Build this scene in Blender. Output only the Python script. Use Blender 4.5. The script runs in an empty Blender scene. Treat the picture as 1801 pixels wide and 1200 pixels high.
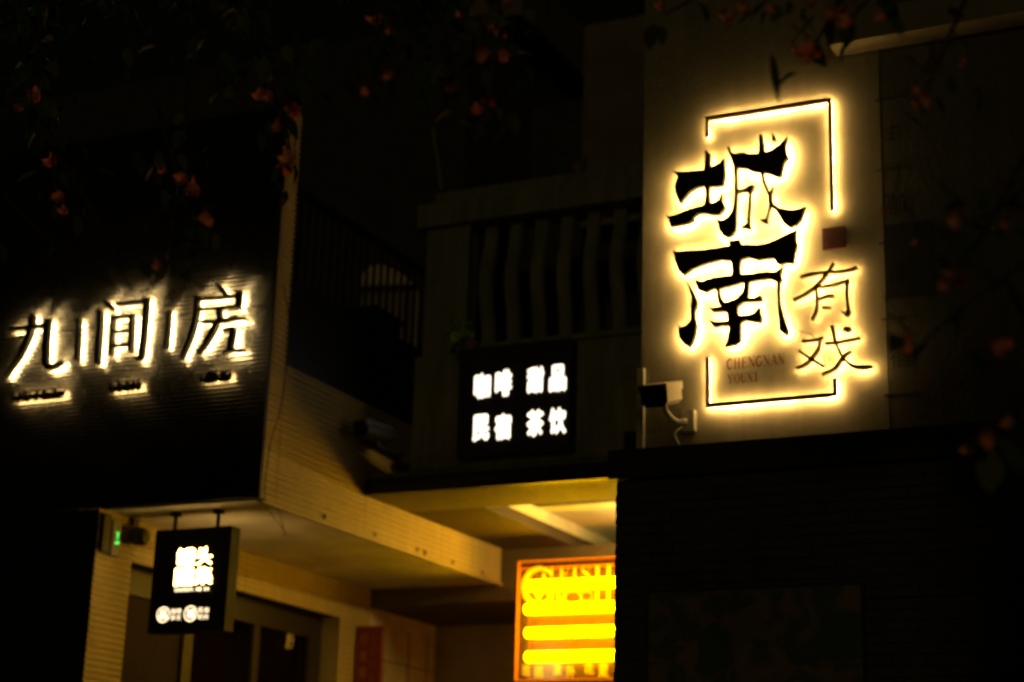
import bpy, bmesh, math, random
from mathutils import Vector, Matrix, Euler

scene = bpy.context.scene
COL = scene.collection

# ------------------------------------------------------------------ camera, world, light, exposure
cam_data = bpy.data.cameras.new('camera')
cam = bpy.data.objects.new('camera', cam_data)
COL.objects.link(cam)
scene.camera = cam
yaw, pitch, roll = (math.radians(a) for a in (26.0546, 16.6043, 1.7954))
fwd = Vector((-math.sin(yaw)*math.cos(pitch), math.cos(yaw)*math.cos(pitch), math.sin(pitch)))
rgt = Vector((math.cos(yaw), math.sin(yaw), 0))
upv = rgt.cross(fwd)
rgt2 = math.cos(roll)*rgt + math.sin(roll)*upv
upv2 = -math.sin(roll)*rgt + math.cos(roll)*upv
m = Matrix((rgt2, upv2, -fwd)).transposed().to_4x4()
m.translation = Vector((0, 0, 1.6))
cam.matrix_world = m
cam_data.sensor_width = 36.0
cam_data.lens = 36.0*3127.04/1801.0
cam_data.clip_start = 0.05
cam_data.clip_end = 500
cam_data.dof.use_dof = True
cam_data.dof.focus_distance = 7.4
cam_data.dof.aperture_fstop = 1.5

SUN_DIR = Vector((0.36, -0.92, 0.13)).normalized()          # towards the light
world = bpy.data.worlds.new('World')
scene.world = world
world.use_nodes = True
wn = world.node_tree.nodes
wl = world.node_tree.links
sky = wn.new('ShaderNodeTexSky')
sky.sky_type = 'NISHITA'
sky.sun_disc = False
sky.sun_elevation = math.asin(SUN_DIR.z)
sky.sun_rotation = math.atan2(SUN_DIR.x, SUN_DIR.y)
tint = wn.new('ShaderNodeMix')
tint.data_type = 'RGBA'; tint.blend_type = 'MULTIPLY'
tint.inputs[0].default_value = 1.0
tint.inputs[7].default_value = (1.0, 0.88, 0.28, 1)          # glow of the town on a night sky
wl.new(sky.outputs[0], tint.inputs[6])
wl.new(tint.outputs[2], wn['Background'].inputs[0])
wn['Background'].inputs[1].default_value = 0.0004
sun = bpy.data.lights.new('sun', 'SUN')
sun.energy = 0.075
sun.angle = math.radians(3)
sun.color = (1.0, 0.76, 0.28)
sun_o = bpy.data.objects.new('sun', sun)
COL.objects.link(sun_o)
sun_o.rotation_euler = SUN_DIR.to_track_quat('Z', 'Y').to_euler()

scene.render.engine = 'CYCLES'
scene.cycles.use_denoising = True
scene.cycles.max_bounces = 8
scene.cycles.sample_clamp_indirect = 6
vs = scene.view_settings
vs.view_transform = 'Standard'; vs.look = 'None'; vs.exposure = 0; vs.gamma = 1
vs.use_curve_mapping = False

# ------------------------------------------------------------------ materials
MATS = {}
def mat(name, col, rough=0.6, metal=0.0, var=0.0, scale=6.0, bump=0.0, bscale=40.0, spec=0.5, stretch=None, emit=None, estr=0.0, stain=0.0):
    if name in MATS: return MATS[name]
    M = bpy.data.materials.new(name)
    M.use_nodes = True
    nt = M.node_tree; N = nt.nodes; L = nt.links
    b = N['Principled BSDF']
    b.inputs['Base Color'].default_value = (*col, 1)
    b.inputs['Roughness'].default_value = rough
    b.inputs['Metallic'].default_value = metal
    b.inputs['Specular IOR Level'].default_value = spec
    if var or bump or stain:
        tc = N.new('ShaderNodeTexCoord')
        mp = N.new('ShaderNodeMapping')
        geo = N.new('ShaderNodeNewGeometry')
        L.new(geo.outputs['Position'], mp.inputs[0])
        if stretch: mp.inputs['Scale'].default_value = stretch
    src = None
    if var:
        nz = N.new('ShaderNodeTexNoise'); nz.inputs['Scale'].default_value = scale; nz.inputs['Detail'].default_value = 8
        nz.inputs['Roughness'].default_value = 0.65
        L.new(mp.outputs[0], nz.inputs['Vector'])
        rp = N.new('ShaderNodeValToRGB')
        rp.color_ramp.elements[0].position = 0.3; rp.color_ramp.elements[1].position = 0.7
        rp.color_ramp.elements[0].color = (*[c*(1-var) for c in col], 1)
        rp.color_ramp.elements[1].color = (*[min(1, c*(1+var)) for c in col], 1)
        L.new(nz.outputs['Fac'], rp.inputs[0]); src = rp.outputs[0]
        rr = N.new('ShaderNodeMapRange'); rr.inputs[3].default_value = max(0.05, rough-0.12); rr.inputs[4].default_value = min(1, rough+0.12)
        L.new(nz.outputs['Fac'], rr.inputs[0]); L.new(rr.outputs[0], b.inputs['Roughness'])
    if stain:                                                # rain streaks, dirt with a shape of its own
        mp2 = N.new('ShaderNodeMapping'); mp2.inputs['Scale'].default_value = (9, 9, 0.7)
        L.new(geo.outputs['Position'], mp2.inputs[0])
        n2 = N.new('ShaderNodeTexNoise'); n2.inputs['Scale'].default_value = 1.6; n2.inputs['Detail'].default_value = 6
        L.new(mp2.outputs[0], n2.inputs['Vector'])
        r2 = N.new('ShaderNodeValToRGB'); r2.color_ramp.elements[0].position = 0.42; r2.color_ramp.elements[1].position = 0.62
        r2.color_ramp.elements[0].color = (1-stain, 1-stain, 1-stain*1.1, 1); r2.color_ramp.elements[1].color = (1, 1, 1, 1)
        L.new(n2.outputs['Fac'], r2.inputs[0])
        mx = N.new('ShaderNodeMix'); mx.data_type = 'RGBA'; mx.blend_type = 'MULTIPLY'; mx.inputs[0].default_value = 1
        if src is not None: L.new(src, mx.inputs[6])
        else: mx.inputs[6].default_value = (*col, 1)
        L.new(r2.outputs[0], mx.inputs[7]); src = mx.outputs[2]
    if src is not None: L.new(src, b.inputs['Base Color'])
    if bump:
        nb = N.new('ShaderNodeTexNoise'); nb.inputs['Scale'].default_value = bscale; nb.inputs['Detail'].default_value = 6
        L.new(mp.outputs[0], nb.inputs['Vector'])
        bp = N.new('ShaderNodeBump'); bp.inputs['Strength'].default_value = bump; bp.inputs['Distance'].default_value = 0.01
        L.new(nb.outputs['Fac'], bp.inputs['Height']); L.new(bp.outputs[0], b.inputs['Normal'])
    if emit:
        b.inputs['Emission Color'].default_value = (*emit, 1)
        b.inputs['Emission Strength'].default_value = estr
    MATS[name] = M
    return M

def glass(name, tintc, rough=0.02, mixv=0.12):
    if name in MATS: return MATS[name]
    M = bpy.data.materials.new(name); M.use_nodes = True
    N = M.node_tree.nodes; L = M.node_tree.links
    N.remove(N['Principled BSDF'])
    t = N.new('ShaderNodeBsdfTransparent'); t.inputs[0].default_value = (*tintc, 1)
    g = N.new('ShaderNodeBsdfGlossy'); g.inputs['Roughness'].default_value = rough
    fr = N.new('ShaderNodeFresnel'); fr.inputs[0].default_value = 1.5
    ad = N.new('ShaderNodeMath'); ad.inputs[1].default_value = mixv
    L.new(fr.outputs[0], ad.inputs[0])
    mx = N.new('ShaderNodeMixShader')
    L.new(ad.outputs[0], mx.inputs[0]); L.new(t.outputs[0], mx.inputs[1]); L.new(g.outputs[0], mx.inputs[2])
    L.new(mx.outputs[0], N['Material Output'].inputs[0])
    MATS[name] = M
    return M

WARM = (1.0, 0.60, 0.19)
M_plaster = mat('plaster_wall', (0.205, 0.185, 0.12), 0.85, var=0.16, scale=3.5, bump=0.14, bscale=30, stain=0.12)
M_midwall = mat('balcony_render', (0.185, 0.185, 0.13), 0.85, var=0.18, scale=4, bump=0.3, bscale=35, stain=0.25)
M_white = mat('white_soffit', (0.60, 0.53, 0.42), 0.75, var=0.28, scale=2.6, bump=0.15, bscale=18)
M_clad = mat('cream_cladding', (0.44, 0.325, 0.12), 0.55, var=0.12, scale=2.5, stain=0.07)
M_black = mat('black_cladding', (0.017, 0.0165, 0.013), 0.28, var=0.2, scale=4, spec=0.45)
M_blackm = mat('black_metal', (0.014, 0.014, 0.013), 0.5, var=0.25, scale=10)
M_sign = mat('sign_black', (0.010, 0.011, 0.008), 0.75, var=0.15, scale=8)
M_letter = mat('letter_black', (0.010, 0.010, 0.009), 0.6)
M_bronze = mat('bronze_strip', (0.16, 0.10, 0.055), 0.55, var=0.2, scale=20)
M_led = mat('led_warm', (0.9, 0.85, 0.7), 0.5, emit=WARM, estr=200)
M_led_thin = mat('led_warm_thin', (0.9, 0.85, 0.7), 0.5, emit=WARM, estr=170)
M_led_bar = mat('led_warm_bar', (0.9, 0.85, 0.7), 0.5, emit=WARM, estr=170)
M_led_left = mat('led_warm_hotel', (0.9, 0.85, 0.7), 0.5, emit=(1.0, 0.65, 0.25), estr=140)
M_face = mat('lit_face', (0.9, 0.9, 0.9), 0.5, emit=(1.0, 0.86, 0.66), estr=2.2)
M_face2 = mat('lit_face_hanging', (0.9, 0.9, 0.9), 0.5, emit=(1.0, 0.63, 0.17), estr=14)
M_face3 = mat('lit_face_caption', (0.9, 0.9, 0.9), 0.5, emit=(1.0, 0.78, 0.46), estr=3.0)
M_red = mat('red_paint', (0.075, 0.009, 0.006), 0.7, var=0.2, scale=30)
M_pinyin = mat('pinyin_red', (0.10, 0.006, 0.003), 0.8, spec=0.1)
M_redboard = mat('red_board', (0.22, 0.018, 0.012), 0.6, var=0.2, scale=14)
M_gold = mat('gold_print', (0.42, 0.22, 0.05), 0.6)
M_ink = mat('black_ink', (0.010, 0.010, 0.009), 0.7)
M_cctv = mat('camera_white', (0.62, 0.60, 0.52), 0.4, var=0.06, scale=12)
M_glossb = mat('glossy_black', (0.006, 0.006, 0.006), 0.12)
M_stone = mat('dark_stone', (0.034, 0.035, 0.027), 0.75, var=0.5, scale=9, bump=0.6, bscale=40)
M_wood = mat('dark_wood', (0.022, 0.012, 0.007), 0.5, var=0.35, scale=3, stretch=(8, 8, 1))
M_room = mat('room_wall', (0.10, 0.06, 0.035), 0.8, var=0.2, scale=3)
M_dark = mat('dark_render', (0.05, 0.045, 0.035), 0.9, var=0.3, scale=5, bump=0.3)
M_far = mat('far_render', (0.17, 0.14, 0.09), 0.9, var=0.25, scale=3, bump=0.2)
M_ground = mat('paving', (0.12, 0.115, 0.105), 0.85, var=0.25, scale=3, bump=0.3)
M_asphalt = mat('asphalt', (0.05, 0.05, 0.05), 0.9, var=0.25, scale=20, bump=0.5, bscale=120)
M_cable = mat('cable_black', (0.02, 0.018, 0.015), 0.6)
M_bark = mat('bark', (0.05, 0.038, 0.026), 0.9, var=0.4, scale=12, bump=0.8, bscale=30, stretch=(3, 3, 0.6))
M_neon = mat('neon_yellow', (0.5, 0.4, 0.0), 0.5, emit=(1.0, 0.52, 0.0), estr=24)
M_edge = mat('acrylic_edge', (0.6, 0.16, 0.0), 0.3, emit=(1.0, 0.20, 0.0), estr=0.8)
M_engr = mat('engraved_letter', (0.7, 0.45, 0.02), 0.5, emit=(1.0, 0.58, 0.0), estr=1.1)
M_green = mat('green_led', (0.0, 0.3, 0.05), 0.5, emit=(0.02, 1.0, 0.12), estr=1.8)
M_lamp = mat('lamp_tube', (0.9, 0.9, 0.8), 0.5, emit=(1.0, 0.68, 0.15), estr=130)
M_glass = glass('door_glass', (0.55, 0.5, 0.42), 0.02, 0.0)
M_cloth = mat('pale_cloth', (0.78, 0.66, 0.50), 0.9, var=0.1, scale=6)
M_leaf = mat('leaf_green', (0.055, 0.085, 0.02), 0.8, spec=0.15, var=0.35, scale=9)
M_leaf2 = mat('leaf_pale', (0.11, 0.12, 0.03), 0.8, spec=0.15, var=0.3, scale=9)
M_bract = mat('bract_pink', (0.92, 0.36, 0.26), 0.65, var=0.2, scale=16)
M_bract2 = mat('bract_faded', (0.92, 0.48, 0.28), 0.65, var=0.2, scale=16)
for q in (M_bract, M_bract2):                                 # papery bracts let light through
    N_ = q.node_tree.nodes; L__ = q.node_tree.links
    tb_ = N_.new('ShaderNodeBsdfTranslucent'); tb_.inputs[0].default_value = (0.95, 0.32, 0.2, 1)
    ms_ = N_.new('ShaderNodeMixShader'); ms_.inputs[0].default_value = 0.35
    L__.new(N_['Principled BSDF'].outputs[0], ms_.inputs[1]); L__.new(tb_.outputs[0], ms_.inputs[2]); L__.new(ms_.outputs[0], N_['Material Output'].inputs[0])
M_potl = mat('pot_leaf', (0.16, 0.26, 0.03), 0.45, var=0.3, scale=20)
N_ = M_potl.node_tree.nodes; L__ = M_potl.node_tree.links
tb_ = N_.new('ShaderNodeBsdfTranslucent'); tb_.inputs[0].default_value = (0.3, 0.42, 0.03, 1)
ms_ = N_.new('ShaderNodeMixShader'); ms_.inputs[0].default_value = 0.5
L__.new(N_['Principled BSDF'].outputs[0], ms_.inputs[1]); L__.new(tb_.outputs[0], ms_.inputs[2]); L__.new(ms_.outputs[0], N_['Material Output'].inputs[0])
M_clay = mat('clay_pot', (0.18, 0.08, 0.04), 0.8, var=0.2, scale=15)

def acrylic():
    M = bpy.data.materials.new('orange_acrylic'); M.use_nodes = True
    N = M.node_tree.nodes; L = M.node_tree.links
    N.remove(N['Principled BSDF'])
    t = N.new('ShaderNodeBsdfTransparent'); t.inputs[0].default_value = (0.95, 0.72, 0.02, 1)
    d = N.new('ShaderNodeBsdfDiffuse'); d.inputs[0].default_value = (0.20, 0.125, 0.001, 1)
    g = N.new('ShaderNodeBsdfGlossy'); g.inputs['Roughness'].default_value = 0.12
    nz = N.new('ShaderNodeTexNoise'); nz.inputs['Scale'].default_value = 7
    rm = N.new('ShaderNodeMapRange'); rm.inputs[3].default_value = 0.25; rm.inputs[4].default_value = 0.65
    L.new(nz.outputs['Fac'], rm.inputs[0])
    m1 = N.new('ShaderNodeMixShader'); L.new(rm.outputs[0], m1.inputs[0]); L.new(t.outputs[0], m1.inputs[1]); L.new(d.outputs[0], m1.inputs[2])
    m2 = N.new('ShaderNodeMixShader'); m2.inputs[0].default_value = 0.06; L.new(m1.outputs[0], m2.inputs[1]); L.new(g.outputs[0], m2.inputs[2])
    L.new(m2.outputs[0], N['Material Output'].inputs[0])
    return M
M_acryl = acrylic()

def poster_material():
    M = bpy.data.materials.new('poster_print'); M.use_nodes = True
    N = M.node_tree.nodes; L = M.node_tree.links; b = N['Principled BSDF']
    g = N.new('ShaderNodeNewGeometry')
    n1 = N.new('ShaderNodeTexNoise'); n1.inputs['Scale'].default_value = 5; n1.inputs['Detail'].default_value = 9; n1.inputs['Distortion'].default_value = 1.4
    L.new(g.outputs['Position'], n1.inputs['Vector'])
    r = N.new('ShaderNodeValToRGB')
    r.color_ramp.elements[0].position = 0.44; r.color_ramp.elements[0].color = (0.045, 0.065, 0.038, 1)
    r.color_ramp.elements[1].position = 0.6; r.color_ramp.elements[1].color = (0.17, 0.11, 0.08, 1)
    L.new(n1.outputs['Fac'], r.inputs[0]); L.new(r.outputs[0], b.inputs['Base Color'])
    b.inputs['Roughness'].default_value = 0.5
    return M
M_poster = poster_material()

def led_modules(M, base):
    N = M.node_tree.nodes; L = M.node_tree.links
    g = N.new('ShaderNodeNewGeometry'); n = N.new('ShaderNodeTexNoise'); n.inputs['Scale'].default_value = 9; n.inputs['Detail'].default_value = 2
    L.new(g.outputs['Position'], n.inputs['Vector'])
    mr = N.new('ShaderNodeMapRange'); mr.inputs[1].default_value = 0.35; mr.inputs[2].default_value = 0.65
    mr.inputs[3].default_value = base*0.45; mr.inputs[4].default_value = base*1.5
    L.new(n.outputs['Fac'], mr.inputs[0]); L.new(mr.outputs[0], N['Principled BSDF'].inputs['Emission Strength'])
for M__, b__ in ((M_led, 200), (M_led_thin, 170), (M_led_bar, 115), (M_led_left, 420)): led_modules(M__, b__)

# ------------------------------------------------------------------ helpers
ORG = {}
def tag(o, label, cat, group=None):
    o['label'] = label; o['category'] = cat
    if group: o['group'] = group
    return o
def empty(name, loc, label, cat, group=None):
    o = bpy.data.objects.new(name, None); COL.objects.link(o)
    o.location = loc; o.empty_display_size = 0.1
    ORG[o] = Vector(loc)
    return tag(o, label, cat, group)
def link_mesh(name, me, origin, parent):
    o = bpy.data.objects.new(name, me); COL.objects.link(o)
    ORG[o] = Vector(origin)
    if parent is not None:
        o.parent = parent; o.location = ORG[o]-ORG[parent]
    else: o.location = origin
    return o
def mesh_obj(name, verts, faces, material, parent=None, smooth=False, kind=None):
    vs_ = [Vector(v) for v in verts]
    lo = Vector([min(v[i] for v in vs_) for i in range(3)]); hi = Vector([max(v[i] for v in vs_) for i in range(3)])
    org = Vector(((lo.x+hi.x)/2, (lo.y+hi.y)/2, lo.z))
    me = bpy.data.meshes.new(name)
    me.from_pydata([v-org for v in vs_], [], faces)
    bm = bmesh.new(); bm.from_mesh(me)
    bmesh.ops.recalc_face_normals(bm, faces=bm.faces)
    bm.to_mesh(me); bm.free()
    if smooth:
        for p in me.polygons: p.use_smooth = True
    me.materials.append(material)
    o = link_mesh(name, me, org, parent)
    if kind: o['kind'] = kind
    return o
def box_vf(x0, x1, y0, y1, z0, z1):
    v = [(x, y, z) for x in (x0, x1) for y in (y0, y1) for z in (z0, z1)]
    f = [(0, 1, 3, 2), (4, 6, 7, 5), (0, 4, 5, 1), (2, 3, 7, 6), (0, 2, 6, 4), (1, 5, 7, 3)]
    return v, f
def merge(parts):
    V, F = [], []
    for v, f in parts:
        k = len(V); V += list(v); F += [tuple(i+k for i in q) for q in f]
    return V, F
def bevel(o, w, seg=2):
    bm = bmesh.new(); bm.from_mesh(o.data)
    bmesh.ops.bevel(bm, geom=list(bm.edges), offset=w, segments=seg, affect='EDGES', profile=0.5)
    bm.to_mesh(o.data); bm.free()
def box(name, x0, x1, y0, y1, z0, z1, material, parent=None, bev=0.0, kind=None):
    o = mesh_obj(name, *box_vf(x0, x1, y0, y1, z0, z1), material, parent, kind=kind)
    if bev: bevel(o, bev)
    return o
def tube_vf(pts, rad, seg=8):
    P = [Vector(p) for p in pts]; n = len(P)
    R = rad if isinstance(rad, (list, tuple)) else [rad]*n
    V, F = [], []
    ref = Vector((0.31, 0.17, 0.93)).normalized()
    for i, p in enumerate(P):
        t = (P[min(i+1, n-1)]-P[max(i-1, 0)]).normalized()
        a = t.cross(ref)
        if a.length < 1e-3: a = t.cross(Vector((1, 0, 0)))
        a.normalize(); b = t.cross(a); ref = a.cross(t)
        for k in range(seg):
            an = 2*math.pi*k/seg
            V.append(p + R[i]*(math.cos(an)*a+math.sin(an)*b))
    for i in range(n-1):
        for k in range(seg):
            F.append((i*seg+k, i*seg+(k+1) % seg, (i+1)*seg+(k+1) % seg, (i+1)*seg+k))
    F.append(tuple(range(seg))); F.append(tuple((n-1)*seg+k for k in range(seg)))
    return V, F
def tube(name, pts, rad, material, parent=None, seg=8):
    return mesh_obj(name, *tube_vf(pts, rad, seg), material, parent, smooth=True)
def curve_pts(ctrl, n=6):
    P = [Vector(p) for p in ctrl]; out = []
    for i in range(len(P)-1):
        p0 = P[max(i-1, 0)]; p1 = P[i]; p2 = P[i+1]; p3 = P[min(i+2, len(P)-1)]
        for k in range(n):
            t = k/n
            out.append(0.5*((2*p1)+(p2-p0)*t+(2*p0-5*p1+4*p2-p3)*t*t+(3*p1-p0-3*p2+p3)*t**3))
    out.append(P[-1]); return out
def prism_front(poly, y_front, y_back):
    """polygon of (x, z) metres on a wall facing the street, given a thickness in y"""
    n = len(poly)
    V = [(x, y_front, z) for x, z in poly]+[(x, y_back, z) for x, z in poly]
    F = [tuple(range(n)), tuple(range(2*n-1, n-1, -1))]+[(i, (i+1) % n, n+(i+1) % n, n+i) for i in range(n)]
    return V, F
def corrugated(name, axis, fixed, a0, a1, z0, z1, pitch, depth, material, parent):
    """horizontal ribs as real relief; axis 'x': sheet faces the street, axis 'y': sheet faces the alley"""
    prof = [(0.0, 0.0), (0.12, 0.75), (0.25, 1.0), (0.55, 1.0), (0.68, 0.75), (0.8, 0.0)]
    rows = []
    z = z0
    while z < z1-1e-6:
        for t, d in prof:
            zz = z+t*pitch
            if zz < z1: rows.append((zz, d*depth))
        z += pitch
    rows.append((z1, 0.0))
    V, F = [], []
    for zz, d in rows:
        for a in (a0, a1):
            V.append((a, fixed-d, zz) if axis == 'x' else (fixed+d, a, zz))
    for i in range(len(rows)-1): F.append((2*i, 2*i+1, 2*i+3, 2*i+2))
    o = mesh_obj(name, V, F, material, parent)
    return o
GLY = {}
def glyph_vf(ch, bold=0.0):
    """one printed character as flat polygons normalised to a unit box"""
    key = (ch, bold)
    if key in GLY: return GLY[key]
    c = bpy.data.curves.new('glyph', 'FONT'); c.body = ch; c.resolution_u = 3
    o = bpy.data.objects.new('glyph', c); COL.objects.link(o)
    bpy.context.view_layer.update()
    me = bpy.data.meshes.new_from_object(o.evaluated_get(bpy.context.evaluated_depsgraph_get()))
    V = [(v.co.x, v.co.y) for v in me.vertices]; F = [tuple(p.vertices) for p in me.polygons]
    bpy.data.objects.remove(o); bpy.data.curves.remove(c); bpy.data.meshes.remove(me)
    x0 = min(v[0] for v in V); x1 = max(v[0] for v in V); y0 = min(v[1] for v in V); y1 = max(v[1] for v in V)
    V = [((x-x0)/max(x1-x0, 1e-6), (y-y0)/max(y1-y0, 1e-6)) for x, y in V]
    GLY[key] = (V, F); return GLY[key]
def glyph(name, ch, u0, u1, z0, z1, at, material, parent, bold=0.0, face='front', thick=0.0):
    """flat lettering: face 'front' lies in the plane y = at, 'alley' in x = at, 'back' in y = at read from behind"""
    V, F = glyph_vf(ch, bold)
    if bold > 0:                                              # heavier weight: copies shifted a little, each on its own thin layer
        sh = [(0, 0), (bold, 0), (-bold, 0), (0, bold), (0, -bold)]
        lay = [0.0003*k for k in range(5)]
        V2, F2 = [], []
        for (du, dv), q in zip(sh, lay):
            n0 = len(V2); V2 += [(u*(1-2*bold)+bold+du, v*(1-2*bold)+bold+dv, q) for u, v in V]; F2 += [tuple(i+n0 for i in f) for f in F]
        V, F = V2, F2
    else: V = [(u, v, 0.0) for u, v in V]
    def P(u, v, d):
        if face == 'front': return (u0+u*(u1-u0), at-d, z0+v*(z1-z0))
        if face == 'back': return (u1-u*(u1-u0), at+d, z0+v*(z1-z0))
        return (at+d, u0+u*(u1-u0), z0+v*(z1-z0))
    if thick <= 0:
        return mesh_obj(name, [P(u, v, q) for u, v, q in V], F, material, parent)
    n = len(V); W = [P(u, v, thick+q) for u, v, q in V]+[P(u, v, q) for u, v, q in V]
    G = list(F)+[tuple(n+i for i in reversed(f)) for f in F]
    cnt = {}
    for f in F:
        for i in range(len(f)):
            e = (f[i], f[(i+1) % len(f)]); cnt[e] = cnt.get(e, 0)+1
    for a, b in list(cnt):
        if (b, a) not in cnt: G.append((a, b, n+b, n+a))
    return mesh_obj(name, W, G, material, parent)

# serif capitals from thick and thin strokes, unit box
def arc(cx, cy, rx, ry, a0, a1, n=12):
    return [(cx+rx*math.cos(math.radians(a0+(a1-a0)*i/n)), cy+ry*math.sin(math.radians(a0+(a1-a0)*i/n))) for i in range(n+1)]
def sw(n, lo, hi):
    return [lo+(hi-lo)*math.sin(math.pi*i/(n-1)) for i in range(n)]
TK, TN = 0.17, 0.06
def sf(x, y, w=0.3): return ([(x-w/2, y), (x+w/2, y)], TN)
SERIF = {
 'C': [(arc(.52, .5, .42, .46, 40, 320), sw(13, .05, .2)), ([(.86, .98), (.86, .72)], .05)],
 'G': [(arc(.5, .5, .43, .46, 40, 330), sw(13, .05, .2)), ([(.84, .98), (.84, .7)], .05), ([(.83, .42), (.83, .08)], TK), sf(.8, .43, .36)],
 'O': [(arc(.5, .5, .42, .46, 0, 180), sw(13, .2, .05)), (arc(.5, .5, .42, .46, 180, 360), sw(13, .2, .05))],
 'H': [([(.2, .03), (.2, .97)], TK), ([(.8, .03), (.8, .97)], TK), ([(.2, .5), (.8, .5)], TN), sf(.2, .03), sf(.2, .97), sf(.8, .03), sf(.8, .97)],
 'E': [([(.24, .03), (.24, .97)], TK), ([(.1, .97), (.86, .97)], TN), ([(.24, .51), (.68, .51)], TN), ([(.1, .03), (.9, .03)], TN), ([(.86, .97), (.86, .76)], .06), ([(.9, .03), (.9, .26)], .06), ([(.68, .62), (.68, .4)], .05)],
 'N': [([(.16, .03), (.16, .97)], TN), ([(.84, .03), (.84, .97)], TN), ([(.12, .97), (.86, .03)], TK), sf(.16, .03), sf(.12, .97), sf(.84, .97)],
 'A': [([(.12, .03), (.48, .97)], TN), ([(.48, .99), (.86, .03)], TK), ([(.25, .35), (.72, .35)], TN), sf(.12, .03), sf(.86, .03)],
 'Y': [([(.1, .97), (.5, .45)], TK), ([(.9, .97), (.5, .45)], TN), ([(.5, .03), (.5, .48)], TK), sf(.12, .97), sf(.88, .97), sf(.5, .03)],
 'U': [([(.2, .97), (.2, .3)], TK), (arc(.5, .32, .3, .28, 180, 360), sw(13, .1, .12)), ([(.8, .3), (.8, .97)], TN), sf(.2, .97), sf(.8, .97)],
 'X': [([(.12, .97), (.88, .03)], TK), ([(.12, .03), (.88, .97)], TN), sf(.14, .03), sf(.86, .03), sf(.14, .97), sf(.86, .97)],
 'I': [([(.5, .03), (.5, .97)], .3), sf(.5, .03, .9), sf(.5, .97, .9)],
 'S': [([(.84, .78), (.74, .92), (.5, .96), (.24, .88), (.18, .72), (.34, .58), (.6, .48), (.82, .34), (.8, .14), (.54, .04), (.28, .08), (.14, .24)], [.05, .06, .07, .1, .15, .18, .2, .18, .14, .08, .06, .05]), ([(.86, .97), (.86, .7)], .05), ([(.12, .3), (.12, .03)], .05)],
 'T': [([(.5, .03), (.5, .97)], TK), ([(.08, .97), (.92, .97)], TN), sf(.5, .03)],
}
def ribbon(pts, ws):
    P = [Vector(p) for p in pts]; n = len(P)
    W = ws if isinstance(ws, list) else [ws]*n
    Lf, Rt = [], []
    for i, p in enumerate(P):
        t = (P[min(i+1, n-1)]-P[max(i-1, 0)]).normalized(); nn = Vector((-t.y, t.x))
        Lf.append(p+nn*W[i]/2); Rt.append(p-nn*W[i]/2)
    V = Lf+Rt; F = [(i, i+1, n+i+1, n+i) for i in range(n-1)]
    return V, F
def serif(name, ch, x0, x1, z0, z1, y, material, parent, weight=1.0):
    parts = []
    for k, (pts, w) in enumerate(SERIF[ch]):
        w2 = [q*weight for q in w] if isinstance(w, list) else w*weight
        V, F = ribbon(pts, w2)
        parts.append(([(x0+v.x*(x1-x0), y-0.0003*k, z0+v.y*(z1-z0)) for v in V], F))
    return mesh_obj(name, *merge(parts), material, parent)

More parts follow.
